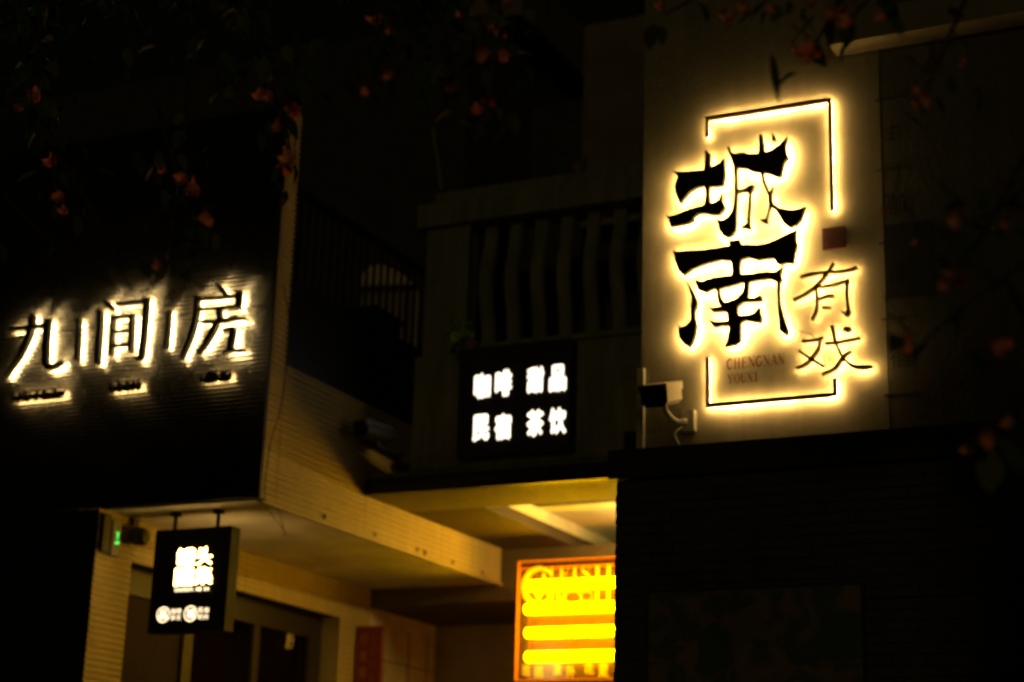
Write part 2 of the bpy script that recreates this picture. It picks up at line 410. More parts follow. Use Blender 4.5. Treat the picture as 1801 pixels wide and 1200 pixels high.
# ------------------------------------------------------------------ traced lettering, metres (x, z) on the walls
OUTLINES = {
 'CHENG': [
  [(-3.571,5.708),(-3.533,5.695),(-3.456,5.687),(-3.367,5.683),(-3.317,5.697),(-3.272,5.71),(-3.236,5.74),(-3.232,5.681),(-3.229,5.63),(-3.238,5.586),(-3.242,5.561),(-3.292,5.562),(-3.329,5.567),(-3.367,5.576),(-3.411,5.573),(-3.456,5.55),(-3.487,5.519),(-3.515,5.485),(-3.532,5.513),(-3.548,5.56),(-3.553,5.606),(-3.542,5.637),(-3.533,5.661),(-3.552,5.69)],
  [(-3.364,5.803),(-3.345,5.803),(-3.323,5.779),(-3.326,5.753),(-3.323,5.688),(-3.329,5.67),(-3.367,5.676),(-3.361,5.713),(-3.358,5.771)],
  [(-3.364,5.585),(-3.326,5.58),(-3.331,5.517),(-3.326,5.471),(-3.317,5.445),(-3.367,5.445),(-3.358,5.482),(-3.353,5.52)],
  [(-3.605,5.427),(-3.576,5.413),(-3.519,5.425),(-3.456,5.442),(-3.361,5.454),(-3.317,5.461),(-3.292,5.463),(-3.267,5.479),(-3.254,5.519),(-3.248,5.467),(-3.23,5.426),(-3.242,5.4),(-3.267,5.378),(-3.305,5.383),(-3.355,5.399),(-3.392,5.404),(-3.424,5.389),(-3.43,5.365),(-3.462,5.35),(-3.519,5.345),(-3.576,5.346),(-3.589,5.38)],
  [(-3.216,5.804),(-3.203,5.809),(-3.194,5.778),(-3.172,5.759),(-3.11,5.758),(-3.079,5.741),(-3.017,5.735),(-2.98,5.736),(-2.937,5.745),(-2.9,5.765),(-2.842,5.813),(-2.855,5.764),(-2.849,5.706),(-2.834,5.685),(-2.859,5.657),(-2.872,5.621),(-2.882,5.572),(-2.903,5.566),(-2.957,5.596),(-3.006,5.61),(-3.055,5.623),(-3.098,5.649),(-3.148,5.662),(-3.163,5.658),(-3.176,5.673),(-3.191,5.726),(-3.209,5.774)],
  [(-3.016,5.847),(-3.004,5.858),(-2.995,5.831),(-2.986,5.785),(-2.983,5.746),(-2.98,5.72),(-3.024,5.72),(-3.017,5.777)],
  [(-2.941,5.864),(-2.924,5.839),(-2.903,5.797),(-2.937,5.799),(-2.933,5.834)],
  [(-3.176,5.679),(-3.151,5.669),(-3.154,5.58),(-3.152,5.491),(-3.159,5.398),(-3.159,5.304),(-3.163,5.266),(-3.184,5.238),(-3.212,5.226),(-3.243,5.243),(-3.268,5.28),(-3.274,5.325),(-3.289,5.355),(-3.243,5.34),(-3.212,5.354),(-3.187,5.389),(-3.177,5.432),(-3.171,5.494),(-3.17,5.583)],
  [(-3.161,5.523),(-3.105,5.523),(-3.074,5.54),(-3.047,5.536),(-3.056,5.509),(-3.069,5.486),(-3.072,5.417),(-3.079,5.355),(-3.077,5.293),(-3.065,5.257),(-3.138,5.282),(-3.095,5.301),(-3.091,5.357),(-3.085,5.419),(-3.082,5.493),(-3.118,5.504),(-3.161,5.498)],
  [(-3.012,5.623),(-2.994,5.617),(-2.982,5.555),(-2.965,5.503),(-2.947,5.45),(-2.935,5.411),(-2.899,5.371),(-2.851,5.352),(-2.81,5.344),(-2.774,5.348),(-2.738,5.355),(-2.763,5.282),(-2.793,5.249),(-2.835,5.239),(-2.871,5.271),(-2.894,5.318),(-2.918,5.358),(-2.942,5.38),(-2.96,5.414),(-2.962,5.452),(-2.983,5.505),(-3.001,5.558)],
  [(-2.934,5.511),(-2.941,5.462),(-2.941,5.399),(-2.957,5.358),(-2.967,5.315),(-2.964,5.271),(-3.018,5.31),(-2.979,5.314),(-2.966,5.353),(-2.958,5.401),(-2.959,5.464)],
 ],
 'NAN': [
  [(-3.56,5.196),(-3.532,5.182),(-3.47,5.18),(-3.381,5.173),(-3.279,5.174),(-3.204,5.178),(-3.214,5.211),(-3.143,5.208),(-3.137,5.177),(-3.03,5.16),(-2.964,5.165),(-2.877,5.194),(-2.798,5.228),(-2.802,5.171),(-2.793,5.13),(-2.807,5.084),(-2.818,5.019),(-2.86,5.027),(-2.9,5.019),(-2.926,5.039),(-2.932,5.063),(-2.965,5.067),(-3.031,5.065),(-3.091,5.089),(-3.137,5.078),(-3.198,5.082),(-3.265,5.094),(-3.367,5.079),(-3.436,5.06),(-3.494,5.026),(-3.525,5.057),(-3.549,5.122)],
  [(-3.201,5.1),(-3.134,5.091),(-3.141,5.031),(-3.138,4.984),(-3.132,4.956),(-3.205,4.958),(-3.188,5.017)],
  [(-3.422,4.99),(-3.381,4.975),(-3.299,4.99),(-3.198,4.991),(-3.131,4.99),(-3.065,4.985),(-2.985,4.989),(-2.933,4.979),(-2.907,4.99),(-2.88,5.016),(-2.894,4.961),(-2.888,4.927),(-2.901,4.912),(-2.966,4.943),(-3.032,4.941),(-3.092,4.935),(-3.132,4.936),(-3.199,4.924),(-3.266,4.915),(-3.313,4.917),(-3.354,4.901),(-3.401,4.927)],
  [(-3.483,5.004),(-3.456,4.96),(-3.422,4.902),(-3.405,4.853),(-3.408,4.826),(-3.422,4.794),(-3.418,4.74),(-3.408,4.712),(-3.415,4.659),(-3.435,4.601),(-3.459,4.577),(-3.489,4.6),(-3.52,4.643),(-3.524,4.704),(-3.534,4.732),(-3.503,4.705),(-3.469,4.718),(-3.445,4.749),(-3.449,4.817),(-3.444,4.884),(-3.459,4.94)],
  [(-2.92,4.931),(-2.899,4.929),(-2.905,4.85),(-2.901,4.783),(-2.881,4.702),(-2.853,4.614),(-2.87,4.586),(-2.905,4.622),(-2.91,4.698),(-2.917,4.785),(-2.918,4.851)],
  [(-3.287,4.927),(-3.268,4.925),(-3.261,4.87),(-3.239,4.828),(-3.226,4.806),(-3.26,4.803),(-3.274,4.831),(-3.283,4.879)],
  [(-3.11,4.944),(-3.084,4.94),(-3.089,4.877),(-3.093,4.844),(-3.133,4.809),(-3.173,4.787),(-3.226,4.799),(-3.226,4.826),(-3.166,4.839),(-3.126,4.875)],
  [(-3.344,4.816),(-3.307,4.801),(-3.253,4.806),(-3.199,4.803),(-3.2,4.763),(-3.253,4.772),(-3.307,4.775)],
  [(-3.173,4.793),(-3.146,4.81),(-3.093,4.838),(-3.053,4.833),(-3.013,4.849),(-3.004,4.808),(-3.066,4.811),(-3.119,4.813),(-3.146,4.796),(-3.173,4.78)],
  [(-3.239,4.828),(-3.139,4.816),(-3.154,4.785),(-3.154,4.745),(-3.133,4.716),(-3.137,4.643),(-3.138,4.584),(-3.168,4.561),(-3.234,4.557),(-3.217,4.599),(-3.207,4.657),(-3.213,4.711),(-3.22,4.738),(-3.219,4.778)],
  [(-3.334,4.731),(-3.293,4.713),(-3.213,4.708),(-3.207,4.68),(-3.253,4.685),(-3.3,4.68)],
  [(-3.153,4.737),(-3.094,4.731),(-3.054,4.74),(-3.021,4.773),(-3.015,4.729),(-3.008,4.709),(-3.015,4.677),(-3.068,4.689),(-3.107,4.7),(-3.153,4.685)],
 ],
 'YOU': [
  [(-2.777,4.925),(-2.765,4.927),(-2.749,4.929),(-2.728,4.93),(-2.701,4.933),(-2.671,4.935),(-2.639,4.936),(-2.603,4.935),(-2.566,4.932),(-2.535,4.931),(-2.511,4.932),(-2.493,4.933),(-2.478,4.935),(-2.464,4.939),(-2.453,4.942),(-2.445,4.945),(-2.453,4.962),(-2.46,4.959),(-2.47,4.955),(-2.482,4.951),(-2.496,4.949),(-2.513,4.947),(-2.536,4.947),(-2.567,4.949),(-2.603,4.951),(-2.64,4.953),(-2.673,4.953),(-2.704,4.953),(-2.732,4.952),(-2.753,4.948),(-2.77,4.943),(-2.781,4.939)],
  [(-2.588,4.998),(-2.593,4.99),(-2.601,4.979),(-2.611,4.964),(-2.628,4.944),(-2.649,4.92),(-2.667,4.9),(-2.682,4.885),(-2.695,4.873),(-2.709,4.863),(-2.726,4.851),(-2.745,4.84),(-2.764,4.83),(-2.787,4.822),(-2.81,4.815),(-2.827,4.81),(-2.82,4.792),(-2.804,4.798),(-2.78,4.806),(-2.757,4.815),(-2.736,4.825),(-2.717,4.836),(-2.698,4.848),(-2.683,4.86),(-2.67,4.872),(-2.655,4.887),(-2.636,4.907),(-2.615,4.931),(-2.597,4.952),(-2.587,4.969),(-2.581,4.982),(-2.577,4.991)],
  [(-2.696,4.854),(-2.671,4.854),(-2.637,4.854),(-2.605,4.855),(-2.579,4.858),(-2.555,4.861),(-2.535,4.865),(-2.517,4.868),(-2.503,4.871),(-2.493,4.873),(-2.498,4.889),(-2.507,4.886),(-2.521,4.883),(-2.539,4.879),(-2.559,4.875),(-2.581,4.871),(-2.607,4.868),(-2.638,4.867),(-2.672,4.867),(-2.697,4.867)],
  [(-2.514,4.877),(-2.515,4.86),(-2.517,4.837),(-2.518,4.812),(-2.517,4.788),(-2.516,4.763),(-2.515,4.741),(-2.514,4.718),(-2.512,4.697),(-2.512,4.683),(-2.489,4.684),(-2.492,4.698),(-2.496,4.718),(-2.5,4.741),(-2.502,4.763),(-2.503,4.787),(-2.504,4.811),(-2.502,4.834),(-2.5,4.857),(-2.498,4.873)],
  [(-2.496,4.704),(-2.494,4.672),(-2.515,4.657),(-2.551,4.702),(-2.524,4.693)],
  [(-2.695,4.861),(-2.694,4.839),(-2.692,4.809),(-2.691,4.782),(-2.69,4.762),(-2.691,4.745),(-2.693,4.728),(-2.702,4.706),(-2.713,4.684),(-2.722,4.669),(-2.707,4.66),(-2.699,4.676),(-2.688,4.699),(-2.68,4.723),(-2.677,4.742),(-2.677,4.76),(-2.677,4.781),(-2.678,4.809),(-2.68,4.839),(-2.681,4.86)],
  [(-2.677,4.78),(-2.663,4.783),(-2.644,4.787),(-2.627,4.79),(-2.61,4.79),(-2.595,4.789),(-2.583,4.787),(-2.584,4.803),(-2.595,4.804),(-2.611,4.805),(-2.63,4.804),(-2.648,4.8),(-2.667,4.794),(-2.68,4.79)],
  [(-2.656,4.726),(-2.649,4.726),(-2.639,4.725),(-2.63,4.724),(-2.621,4.723),(-2.612,4.722),(-2.606,4.721),(-2.605,4.732),(-2.611,4.734),(-2.62,4.736),(-2.63,4.738),(-2.639,4.739),(-2.649,4.739),(-2.656,4.739)],
 ],
 'XI': [
  [(-2.775,4.538),(-2.755,4.538),(-2.727,4.538),(-2.702,4.54),(-2.68,4.542),(-2.661,4.546),(-2.649,4.549),(-2.652,4.562),(-2.665,4.56),(-2.683,4.556),(-2.704,4.554),(-2.728,4.554),(-2.756,4.555),(-2.776,4.556)],
  [(-2.67,4.556),(-2.677,4.535),(-2.687,4.507),(-2.697,4.483),(-2.707,4.468),(-2.717,4.458),(-2.729,4.447),(-2.743,4.433),(-2.757,4.42),(-2.771,4.41),(-2.787,4.405),(-2.803,4.402),(-2.814,4.4),(-2.811,4.385),(-2.799,4.386),(-2.782,4.389),(-2.763,4.395),(-2.746,4.406),(-2.73,4.419),(-2.715,4.433),(-2.703,4.445),(-2.693,4.458),(-2.683,4.475),(-2.673,4.501),(-2.665,4.53),(-2.658,4.551)],
  [(-2.798,4.484),(-2.78,4.469),(-2.755,4.449),(-2.73,4.43),(-2.703,4.411),(-2.676,4.394),(-2.657,4.382),(-2.651,4.394),(-2.669,4.407),(-2.694,4.425),(-2.721,4.444),(-2.746,4.462),(-2.771,4.481),(-2.79,4.495)],
  [(-2.644,4.512),(-2.625,4.511),(-2.597,4.511),(-2.565,4.511),(-2.521,4.515),(-2.475,4.52),(-2.442,4.524),(-2.444,4.538),(-2.477,4.534),(-2.524,4.53),(-2.567,4.527),(-2.598,4.526),(-2.625,4.527),(-2.645,4.528)],
  [(-2.609,4.62),(-2.605,4.597),(-2.6,4.566),(-2.594,4.537),(-2.588,4.515),(-2.581,4.497),(-2.573,4.478),(-2.564,4.455),(-2.554,4.432),(-2.541,4.41),(-2.524,4.39),(-2.504,4.373),(-2.485,4.36),(-2.464,4.352),(-2.445,4.349),(-2.427,4.347),(-2.408,4.348),(-2.389,4.35),(-2.377,4.352),(-2.377,4.365),(-2.39,4.367),(-2.408,4.369),(-2.428,4.372),(-2.445,4.372),(-2.461,4.373),(-2.477,4.377),(-2.494,4.388),(-2.511,4.403),(-2.527,4.42),(-2.539,4.439),(-2.55,4.461),(-2.56,4.483),(-2.567,4.502),(-2.573,4.519),(-2.578,4.54),(-2.581,4.567),(-2.584,4.598),(-2.586,4.621)],
  [(-2.499,4.465),(-2.512,4.458),(-2.529,4.447),(-2.547,4.432),(-2.563,4.412),(-2.579,4.39),(-2.595,4.372),(-2.619,4.36),(-2.645,4.351),(-2.665,4.344),(-2.659,4.33),(-2.64,4.335),(-2.612,4.344),(-2.584,4.357),(-2.565,4.377),(-2.549,4.4),(-2.534,4.419),(-2.519,4.434),(-2.503,4.446),(-2.492,4.454)],
  [(-2.54,4.586),(-2.523,4.605),(-2.492,4.599),(-2.486,4.58),(-2.51,4.569)],
 ],
 'JIU': [
  [(-8.488,5.333),(-8.487,5.315),(-8.485,5.29),(-8.485,5.264),(-8.487,5.237),(-8.491,5.21),(-8.497,5.183),(-8.504,5.158),(-8.513,5.134),(-8.523,5.11),(-8.533,5.085),(-8.543,5.061),(-8.556,5.036),(-8.572,5.009),(-8.591,4.982),(-8.609,4.955),(-8.626,4.926),(-8.642,4.898),(-8.652,4.878),(-8.636,4.869),(-8.621,4.886),(-8.6,4.911),(-8.578,4.937),(-8.558,4.962),(-8.536,4.988),(-8.516,5.014),(-8.5,5.039),(-8.487,5.063),(-8.474,5.088),(-8.463,5.112),(-8.453,5.137),(-8.443,5.164),(-8.437,5.193),(-8.433,5.222),(-8.43,5.252),(-8.43,5.28),(-8.432,5.307),(-8.434,5.325)],
  [(-8.657,5.219),(-8.59,5.218),(-8.5,5.216),(-8.422,5.215),(-8.365,5.215),(-8.322,5.215),(-8.292,5.215),(-8.304,5.25),(-8.332,5.248),(-8.375,5.245),(-8.43,5.244),(-8.508,5.246),(-8.598,5.249),(-8.665,5.251)],
  [(-8.341,5.283),(-8.34,5.256),(-8.339,5.22),(-8.338,5.183),(-8.337,5.151),(-8.335,5.119),(-8.333,5.083),(-8.328,5.035),(-8.322,4.984),(-8.318,4.948),(-8.262,4.942),(-8.266,4.978),(-8.272,5.028),(-8.278,5.076),(-8.28,5.111),(-8.281,5.142),(-8.282,5.174),(-8.283,5.21),(-8.284,5.246),(-8.284,5.273)],
  [(-8.317,4.936),(-8.306,4.924),(-8.288,4.907),(-8.259,4.891),(-8.228,4.89),(-8.202,4.894),(-8.178,4.901),(-8.156,4.913),(-8.137,4.925),(-8.125,4.935),(-8.142,4.953),(-8.158,4.948),(-8.179,4.94),(-8.2,4.935),(-8.22,4.933),(-8.24,4.932),(-8.253,4.934),(-8.261,4.937),(-8.276,4.948),(-8.288,4.957)],
 ],
 'BAR_A': [
  [(-8.053,5.25),(-8.049,5.209),(-8.044,5.152),(-8.039,5.095),(-8.035,5.035),(-8.032,4.976),(-8.03,4.935),(-7.993,4.93),(-7.995,4.971),(-7.998,5.03),(-8.002,5.09),(-8.007,5.147),(-8.012,5.204),(-8.015,5.245)],
 ],
 'JIAN': [
  [(-7.872,5.294),(-7.869,5.244),(-7.865,5.175),(-7.86,5.105),(-7.857,5.029),(-7.854,4.954),(-7.852,4.901),(-7.807,4.894),(-7.809,4.947),(-7.812,5.022),(-7.815,5.098),(-7.818,5.168),(-7.821,5.237),(-7.824,5.287)],
  [(-7.825,5.344),(-7.816,5.333),(-7.802,5.319),(-7.789,5.304),(-7.771,5.292),(-7.754,5.281),(-7.741,5.273),(-7.722,5.289),(-7.73,5.3),(-7.743,5.315),(-7.757,5.33),(-7.774,5.342),(-7.791,5.354),(-7.803,5.362)],
  [(-7.708,5.305),(-7.672,5.304),(-7.622,5.302),(-7.573,5.301),(-7.526,5.299),(-7.482,5.297),(-7.451,5.295),(-7.457,5.323),(-7.488,5.323),(-7.532,5.323),(-7.578,5.324),(-7.627,5.326),(-7.677,5.328),(-7.714,5.329)],
  [(-7.479,5.344),(-7.476,5.306),(-7.473,5.254),(-7.47,5.202),(-7.47,5.155),(-7.469,5.11),(-7.47,5.066),(-7.471,5.014),(-7.473,4.965),(-7.474,4.93),(-7.433,4.922),(-7.432,4.957),(-7.43,5.006),(-7.429,5.058),(-7.429,5.103),(-7.429,5.148),(-7.43,5.195),(-7.431,5.247),(-7.432,5.299),(-7.433,5.337)],
  [(-7.433,4.938),(-7.44,4.891),(-7.479,4.881),(-7.515,4.912),(-7.472,4.921)],
  [(-7.745,5.241),(-7.742,5.201),(-7.738,5.146),(-7.735,5.092),(-7.733,5.037),(-7.731,4.984),(-7.73,4.947),(-7.698,4.942),(-7.7,4.979),(-7.702,5.032),(-7.705,5.087),(-7.708,5.142),(-7.711,5.197),(-7.713,5.237)],
  [(-7.584,5.237),(-7.58,5.202),(-7.576,5.152),(-7.572,5.102),(-7.569,5.049),(-7.567,4.996),(-7.566,4.958),(-7.528,4.953),(-7.53,4.99),(-7.532,5.043),(-7.535,5.097),(-7.539,5.148),(-7.544,5.197),(-7.547,5.233)],
  [(-7.717,5.209),(-7.562,5.209),(-7.569,5.233),(-7.724,5.233)],
  [(-7.714,5.106),(-7.559,5.098),(-7.563,5.119),(-7.718,5.127)],
  [(-7.702,5.003),(-7.548,4.997),(-7.552,5.017),(-7.706,5.024)],
 ],
 'FANG': [
  [(-6.874,5.358),(-6.865,5.345),(-6.852,5.329),(-6.84,5.313),(-6.823,5.297),(-6.807,5.281),(-6.796,5.27),(-6.774,5.281),(-6.782,5.295),(-6.794,5.313),(-6.808,5.333),(-6.826,5.348),(-6.844,5.361),(-6.857,5.371)],
  [(-7.006,5.266),(-6.965,5.264),(-6.909,5.261),(-6.851,5.259),(-6.79,5.256),(-6.73,5.254),(-6.688,5.253),(-6.694,5.281),(-6.735,5.281),(-6.795,5.282),(-6.856,5.284),(-6.913,5.287),(-6.97,5.29),(-7.011,5.293)],
  [(-6.708,5.301),(-6.706,5.287),(-6.705,5.267),(-6.703,5.247),(-6.704,5.223),(-6.705,5.198),(-6.705,5.181),(-6.665,5.172),(-6.663,5.19),(-6.662,5.214),(-6.66,5.239),(-6.66,5.26),(-6.659,5.28),(-6.659,5.294)],
  [(-6.999,5.193),(-6.959,5.19),(-6.902,5.187),(-6.845,5.183),(-6.782,5.179),(-6.719,5.176),(-6.675,5.174),(-6.678,5.196),(-6.722,5.199),(-6.785,5.202),(-6.848,5.206),(-6.906,5.21),(-6.962,5.213),(-7.003,5.215)],
  [(-7.044,5.302),(-7.042,5.278),(-7.04,5.245),(-7.039,5.211),(-7.041,5.176),(-7.044,5.141),(-7.05,5.105),(-7.056,5.071),(-7.064,5.037),(-7.075,5.001),(-7.091,4.951),(-7.11,4.9),(-7.123,4.864),(-7.105,4.856),(-7.087,4.89),(-7.062,4.938),(-7.04,4.986),(-7.027,5.023),(-7.017,5.057),(-7.009,5.093),(-7.004,5.13),(-7,5.167),(-6.999,5.204),(-7,5.24),(-7.002,5.273),(-7.004,5.297)],
  [(-6.852,5.184),(-6.85,5.171),(-6.847,5.154),(-6.845,5.139),(-6.844,5.126),(-6.844,5.112),(-6.845,5.103),(-6.803,5.094),(-6.802,5.104),(-6.802,5.119),(-6.803,5.136),(-6.808,5.154),(-6.814,5.172),(-6.818,5.185)],
  [(-6.977,5.1),(-6.925,5.094),(-6.855,5.086),(-6.793,5.081),(-6.748,5.083),(-6.714,5.088),(-6.684,5.089),(-6.65,5.087),(-6.617,5.082),(-6.594,5.078),(-6.592,5.093),(-6.615,5.101),(-6.65,5.112),(-6.689,5.12),(-6.724,5.118),(-6.758,5.112),(-6.799,5.11),(-6.859,5.113),(-6.928,5.119),(-6.979,5.124)],
  [(-6.86,5.098),(-6.868,5.083),(-6.88,5.062),(-6.893,5.04),(-6.907,5.014),(-6.922,4.988),(-6.938,4.964),(-6.956,4.936),(-6.975,4.911),(-6.988,4.892),(-6.973,4.88),(-6.954,4.895),(-6.929,4.916),(-6.903,4.94),(-6.885,4.966),(-6.868,4.992),(-6.852,5.017),(-6.839,5.04),(-6.828,5.062),(-6.821,5.078)],
  [(-6.787,5.02),(-6.693,5.024),(-6.702,5.05),(-6.793,5.038)],
  [(-6.722,5.045),(-6.725,5.021),(-6.729,4.988),(-6.732,4.957),(-6.734,4.931),(-6.737,4.908),(-6.738,4.892),(-6.699,4.882),(-6.697,4.898),(-6.693,4.92),(-6.689,4.946),(-6.686,4.977),(-6.683,5.011),(-6.681,5.035)],
  [(-6.599,4.879),(-6.629,4.885),(-6.672,4.892),(-6.711,4.896),(-6.741,4.891),(-6.764,4.884),(-6.779,4.878),(-6.772,4.865),(-6.755,4.867),(-6.732,4.869),(-6.705,4.87),(-6.67,4.869),(-6.628,4.867),(-6.598,4.865)],
 ],
 'BAR_B': [
  [(-7.27,5.224),(-7.269,5.19),(-7.268,5.143),(-7.267,5.095),(-7.267,5.043),(-7.268,4.991),(-7.268,4.955),(-7.236,4.949),(-7.236,4.985),(-7.235,5.037),(-7.235,5.089),(-7.236,5.137),(-7.237,5.185),(-7.238,5.218)],
 ],
}

FLOWER_SPOTS = [(-3.987,4.360,4.098,0.062),(-3.768,4.058,3.914,0.042),(-3.893,4.383,3.856,0.048),(-3.293,3.757,3.420,0.041),(-3.596,4.125,3.552,0.037),(-3.016,3.964,3.517,0.044),(-3.193,4.261,3.603,0.062),(-2.828,3.822,3.323,0.042),(-3.385,4.310,3.736,0.034),(-2.819,4.081,3.813,0.045),(-3.034,4.332,3.936,0.041),(-2.706,4.034,3.719,0.044),(-2.725,4.001,3.655,0.040),(-2.835,4.252,3.661,0.063),(-2.945,4.389,3.701,0.055),(-3.076,3.959,3.255,0.034),(-3.252,4.378,4.053,0.031),(-2.635,4.350,4.129,0.051),(-2.257,3.824,3.667,0.034),(-2.443,4.126,3.970,0.031),(-2.234,4.193,4.026,0.048),(-2.246,4.360,4.041,0.042),(-2.098,4.166,3.914,0.040),(-1.965,3.793,3.660,0.045),(-2.029,4.049,3.774,0.042),(-2.069,4.046,3.648,0.054),(-2.109,4.050,3.619,0.035),(-2.222,4.371,3.761,0.051),(-2.136,3.945,3.647,0.032),(-2.354,3.857,3.638,0.025),(-2.022,4.065,3.942,0.036),(-1.591,4.149,3.889,0.035),(-1.465,4.357,3.937,0.049),(-1.349,4.107,3.805,0.040),(-1.210,3.887,3.670,0.029),(-1.271,4.351,3.776,0.042),(-1.159,4.044,3.631,0.039),(-1.157,4.173,3.687,0.031),(-1.159,4.033,3.594,0.027),(-1.044,3.852,3.618,0.031),(-1.093,4.185,3.787,0.037),(-1.154,4.239,3.791,0.031),(-1.002,3.834,3.577,0.031),(-1.131,4.022,3.750,0.033),(-0.947,3.953,3.647,0.023),(-0.838,3.820,3.358,0.025),(-0.825,3.855,3.368,0.033),(-0.946,4.374,3.591,0.034),(-0.905,4.319,3.630,0.022),(-0.802,3.968,2.965,0.027),(-0.830,4.218,3.054,0.029),(-0.768,3.729,2.861,0.031),(-0.856,4.341,3.063,0.036),(-0.944,4.076,2.846,0.031),(-0.980,4.274,2.864,0.035),(-0.699,3.893,2.743,0.039),(-0.691,3.963,2.775,0.032),(-0.738,3.944,2.569,0.040),(-0.857,4.381,2.642,0.038),(-0.792,4.001,3.095,0.036),(-0.691,4.050,3.104,0.025),(-0.976,4.369,3.198,0.018),(-0.817,4.332,3.661,0.025),(-0.693,3.977,2.593,0.035),(-0.939,3.915,3.116,0.025),]
BRANCHES = [
 [(-4.492,4.473,5.024),(-4.002,4.323,4.343),(-3.708,4.223,3.573)],
 [(-3.960,4.193,4.843),(-3.794,4.043,4.195),(-3.612,3.943,3.821)],
 [(-3.827,4.307,4.830),(-3.441,4.157,4.161),(-3.041,4.057,3.407)],
 [(-3.705,4.501,4.862),(-3.355,4.351,4.151),(-3.290,4.251,3.356)],
 [(-3.415,4.517,4.783),(-3.101,4.367,4.194),(-2.831,4.267,3.619)],
 [(-3.407,4.243,4.742),(-2.980,4.093,4.162),(-2.986,3.993,3.832)],
 [(-3.081,4.181,4.633),(-2.725,4.031,4.044),(-2.666,3.931,3.591)],
 [(-2.955,4.465,4.653),(-2.646,4.315,4.243),(-2.543,4.215,3.982)],
 [(-2.825,4.399,4.630),(-2.522,4.249,4.147),(-2.532,4.149,3.784)],
 [(-2.601,4.245,4.496),(-2.222,4.095,4.050),(-2.035,3.995,3.559)],
 [(-2.582,4.352,4.550),(-2.168,4.202,4.129),(-2.061,4.102,3.789)],
 [(-2.598,4.179,4.420),(-2.239,4.029,3.967),(-2.135,3.929,3.623)],
 [(-1.132,4.430,4.246),(-1.371,4.280,4.040),(-1.603,4.180,3.889)],
 [(-1.020,4.361,4.165),(-1.205,4.211,3.971),(-1.366,4.111,3.785)],
 [(-0.973,4.432,4.175),(-1.100,4.282,3.933),(-1.210,4.182,3.672)],
 [(-0.845,4.185,4.016),(-0.949,4.035,3.797),(-1.043,3.935,3.618)],
 [(-0.739,4.408,4.076),(-0.827,4.258,3.751),(-0.902,4.158,3.489)],
 [(-0.527,4.298,3.618),(-0.672,4.148,3.273),(-0.814,4.048,2.966)],
 [(-0.542,4.350,3.485),(-0.697,4.200,3.221),(-0.818,4.100,3.128)],
 [(-0.510,4.284,3.181),(-0.778,4.134,2.960),(-0.932,4.034,2.791)],
 [(-0.528,4.404,3.165),(-0.624,4.254,2.979),(-0.742,4.154,2.812)],
 [(-0.538,4.377,2.949),(-0.659,4.227,2.747),(-0.800,4.127,2.582)],
 [(-0.530,4.397,2.895),(-0.639,4.247,2.694),(-0.771,4.147,2.543)],
 [(-4.108,4.175,3.895),(-3.686,4.025,3.519),(-3.240,3.925,3.211)],
 [(-4.222,4.240,4.259),(-3.580,4.090,3.681),(-3.207,3.990,3.210)],
]

# ------------------------------------------------------------------ ground
def structure(o): o['kind'] = 'structure'; return o
structure(box('pavement', -40, 40, 1.4, 60, -0.5, 0.0, M_ground))
structure(box('road', -40, 40, -60, 1.38, -0.62, -0.12, M_asphalt))
structure(box('kerb', -40, 40, 1.2, 1.399, -0.11, 0.012, mat('kerb_stone', (0.3, 0.29, 0.27), 0.8, var=0.2)))

# ------------------------------------------------------------------ left building: black sign wall over an alley door
XB, XD, YF, ZS = -6.434, -7.654, 9.5, 3.87
shop = empty('guesthouse_building', (-8.6, 11.4, 0), 'guesthouse with a black ribbed sign wall overhanging the cream door wall on the left', 'building')
fw = box('sign_wall', -12.0, XB-0.012, YF+0.02, YF+0.16, ZS+0.012, 6.65, M_blackm, shop)
random.seed(3)
xs = [-12.0, -11.1, -10.2, -9.3, -8.32, -7.36, XB-0.016]
for z0, z1 in ((ZS+0.01, 5.18), (5.186, 6.65)):
    for i in range(len(xs)-1):
        corrugated('ribbed_sheet', 'x', YF+random.uniform(0, 0.004), xs[i]+0.002, xs[i+1]-0.002, z0, z1, 0.030, 0.006, M_black, fw)
# lower front, black
lw = box('front_wall', -12.0, XD-0.014, 9.44, 9.62, 0, ZS-0.002, M_blackm, shop)
for i in range(4):
    corrugated('ribbed_sheet', 'x', 9.42, -11.6+i, min(-10.602+i, XD-0.012), 0, ZS-0.004, 0.030, 0.011, M_black, lw)
# cream ribbed side of the overhang
sd = box('overhang_side', XB-0.16, XB-0.012, YF+0.18, 13.07, ZS+0.012, 4.80, M_dark, shop)
ys = [9.69, 10.22, 10.84, 11.42, 12.02, 12.56, 13.07]
for i in range(6):
    corrugated('ribbed_sheet', 'y', XB-0.006+random.uniform(-0.002, 0.002), ys[i]+0.0015, ys[i+1]-0.0015, ZS, 4.82, 0.042, 0.014, M_clad, sd)
rt = box('side_return', XB-0.16, XB-0.013, YF+0.03, 9.685, ZS+0.012, 6.65, M_dark, shop)
corrugated('ribbed_sheet', 'y', XB-0.006, YF+0.012, 9.687, ZS, 6.65, 0.042, 0.014, M_clad, rt)
box('corner_trim', XB-0.014, XB+0.006, YF-0.012, YF+0.011, ZS-0.002, 6.66, M_blackm, shop)
box('bottom_trim', XB-0.02, XB+0.012, 9.52, 13.11, ZS-0.022, ZS-0.003, M_clad, shop)
box('end_face', XD, XB-0.01, 13.075, 13.1, ZS, 4.8, M_clad, shop)
for y, d in ((10.28, .016), (10.98, .012), (11.62, .013), (11.74, .016), (12.2, .012), (12.72, .011)):
    c = box('clip', XB+0.004, XB+0.004+d, y, y+0.018, ZS+0.006+random.random()*.01, ZS+0.04, M_blackm, shop)
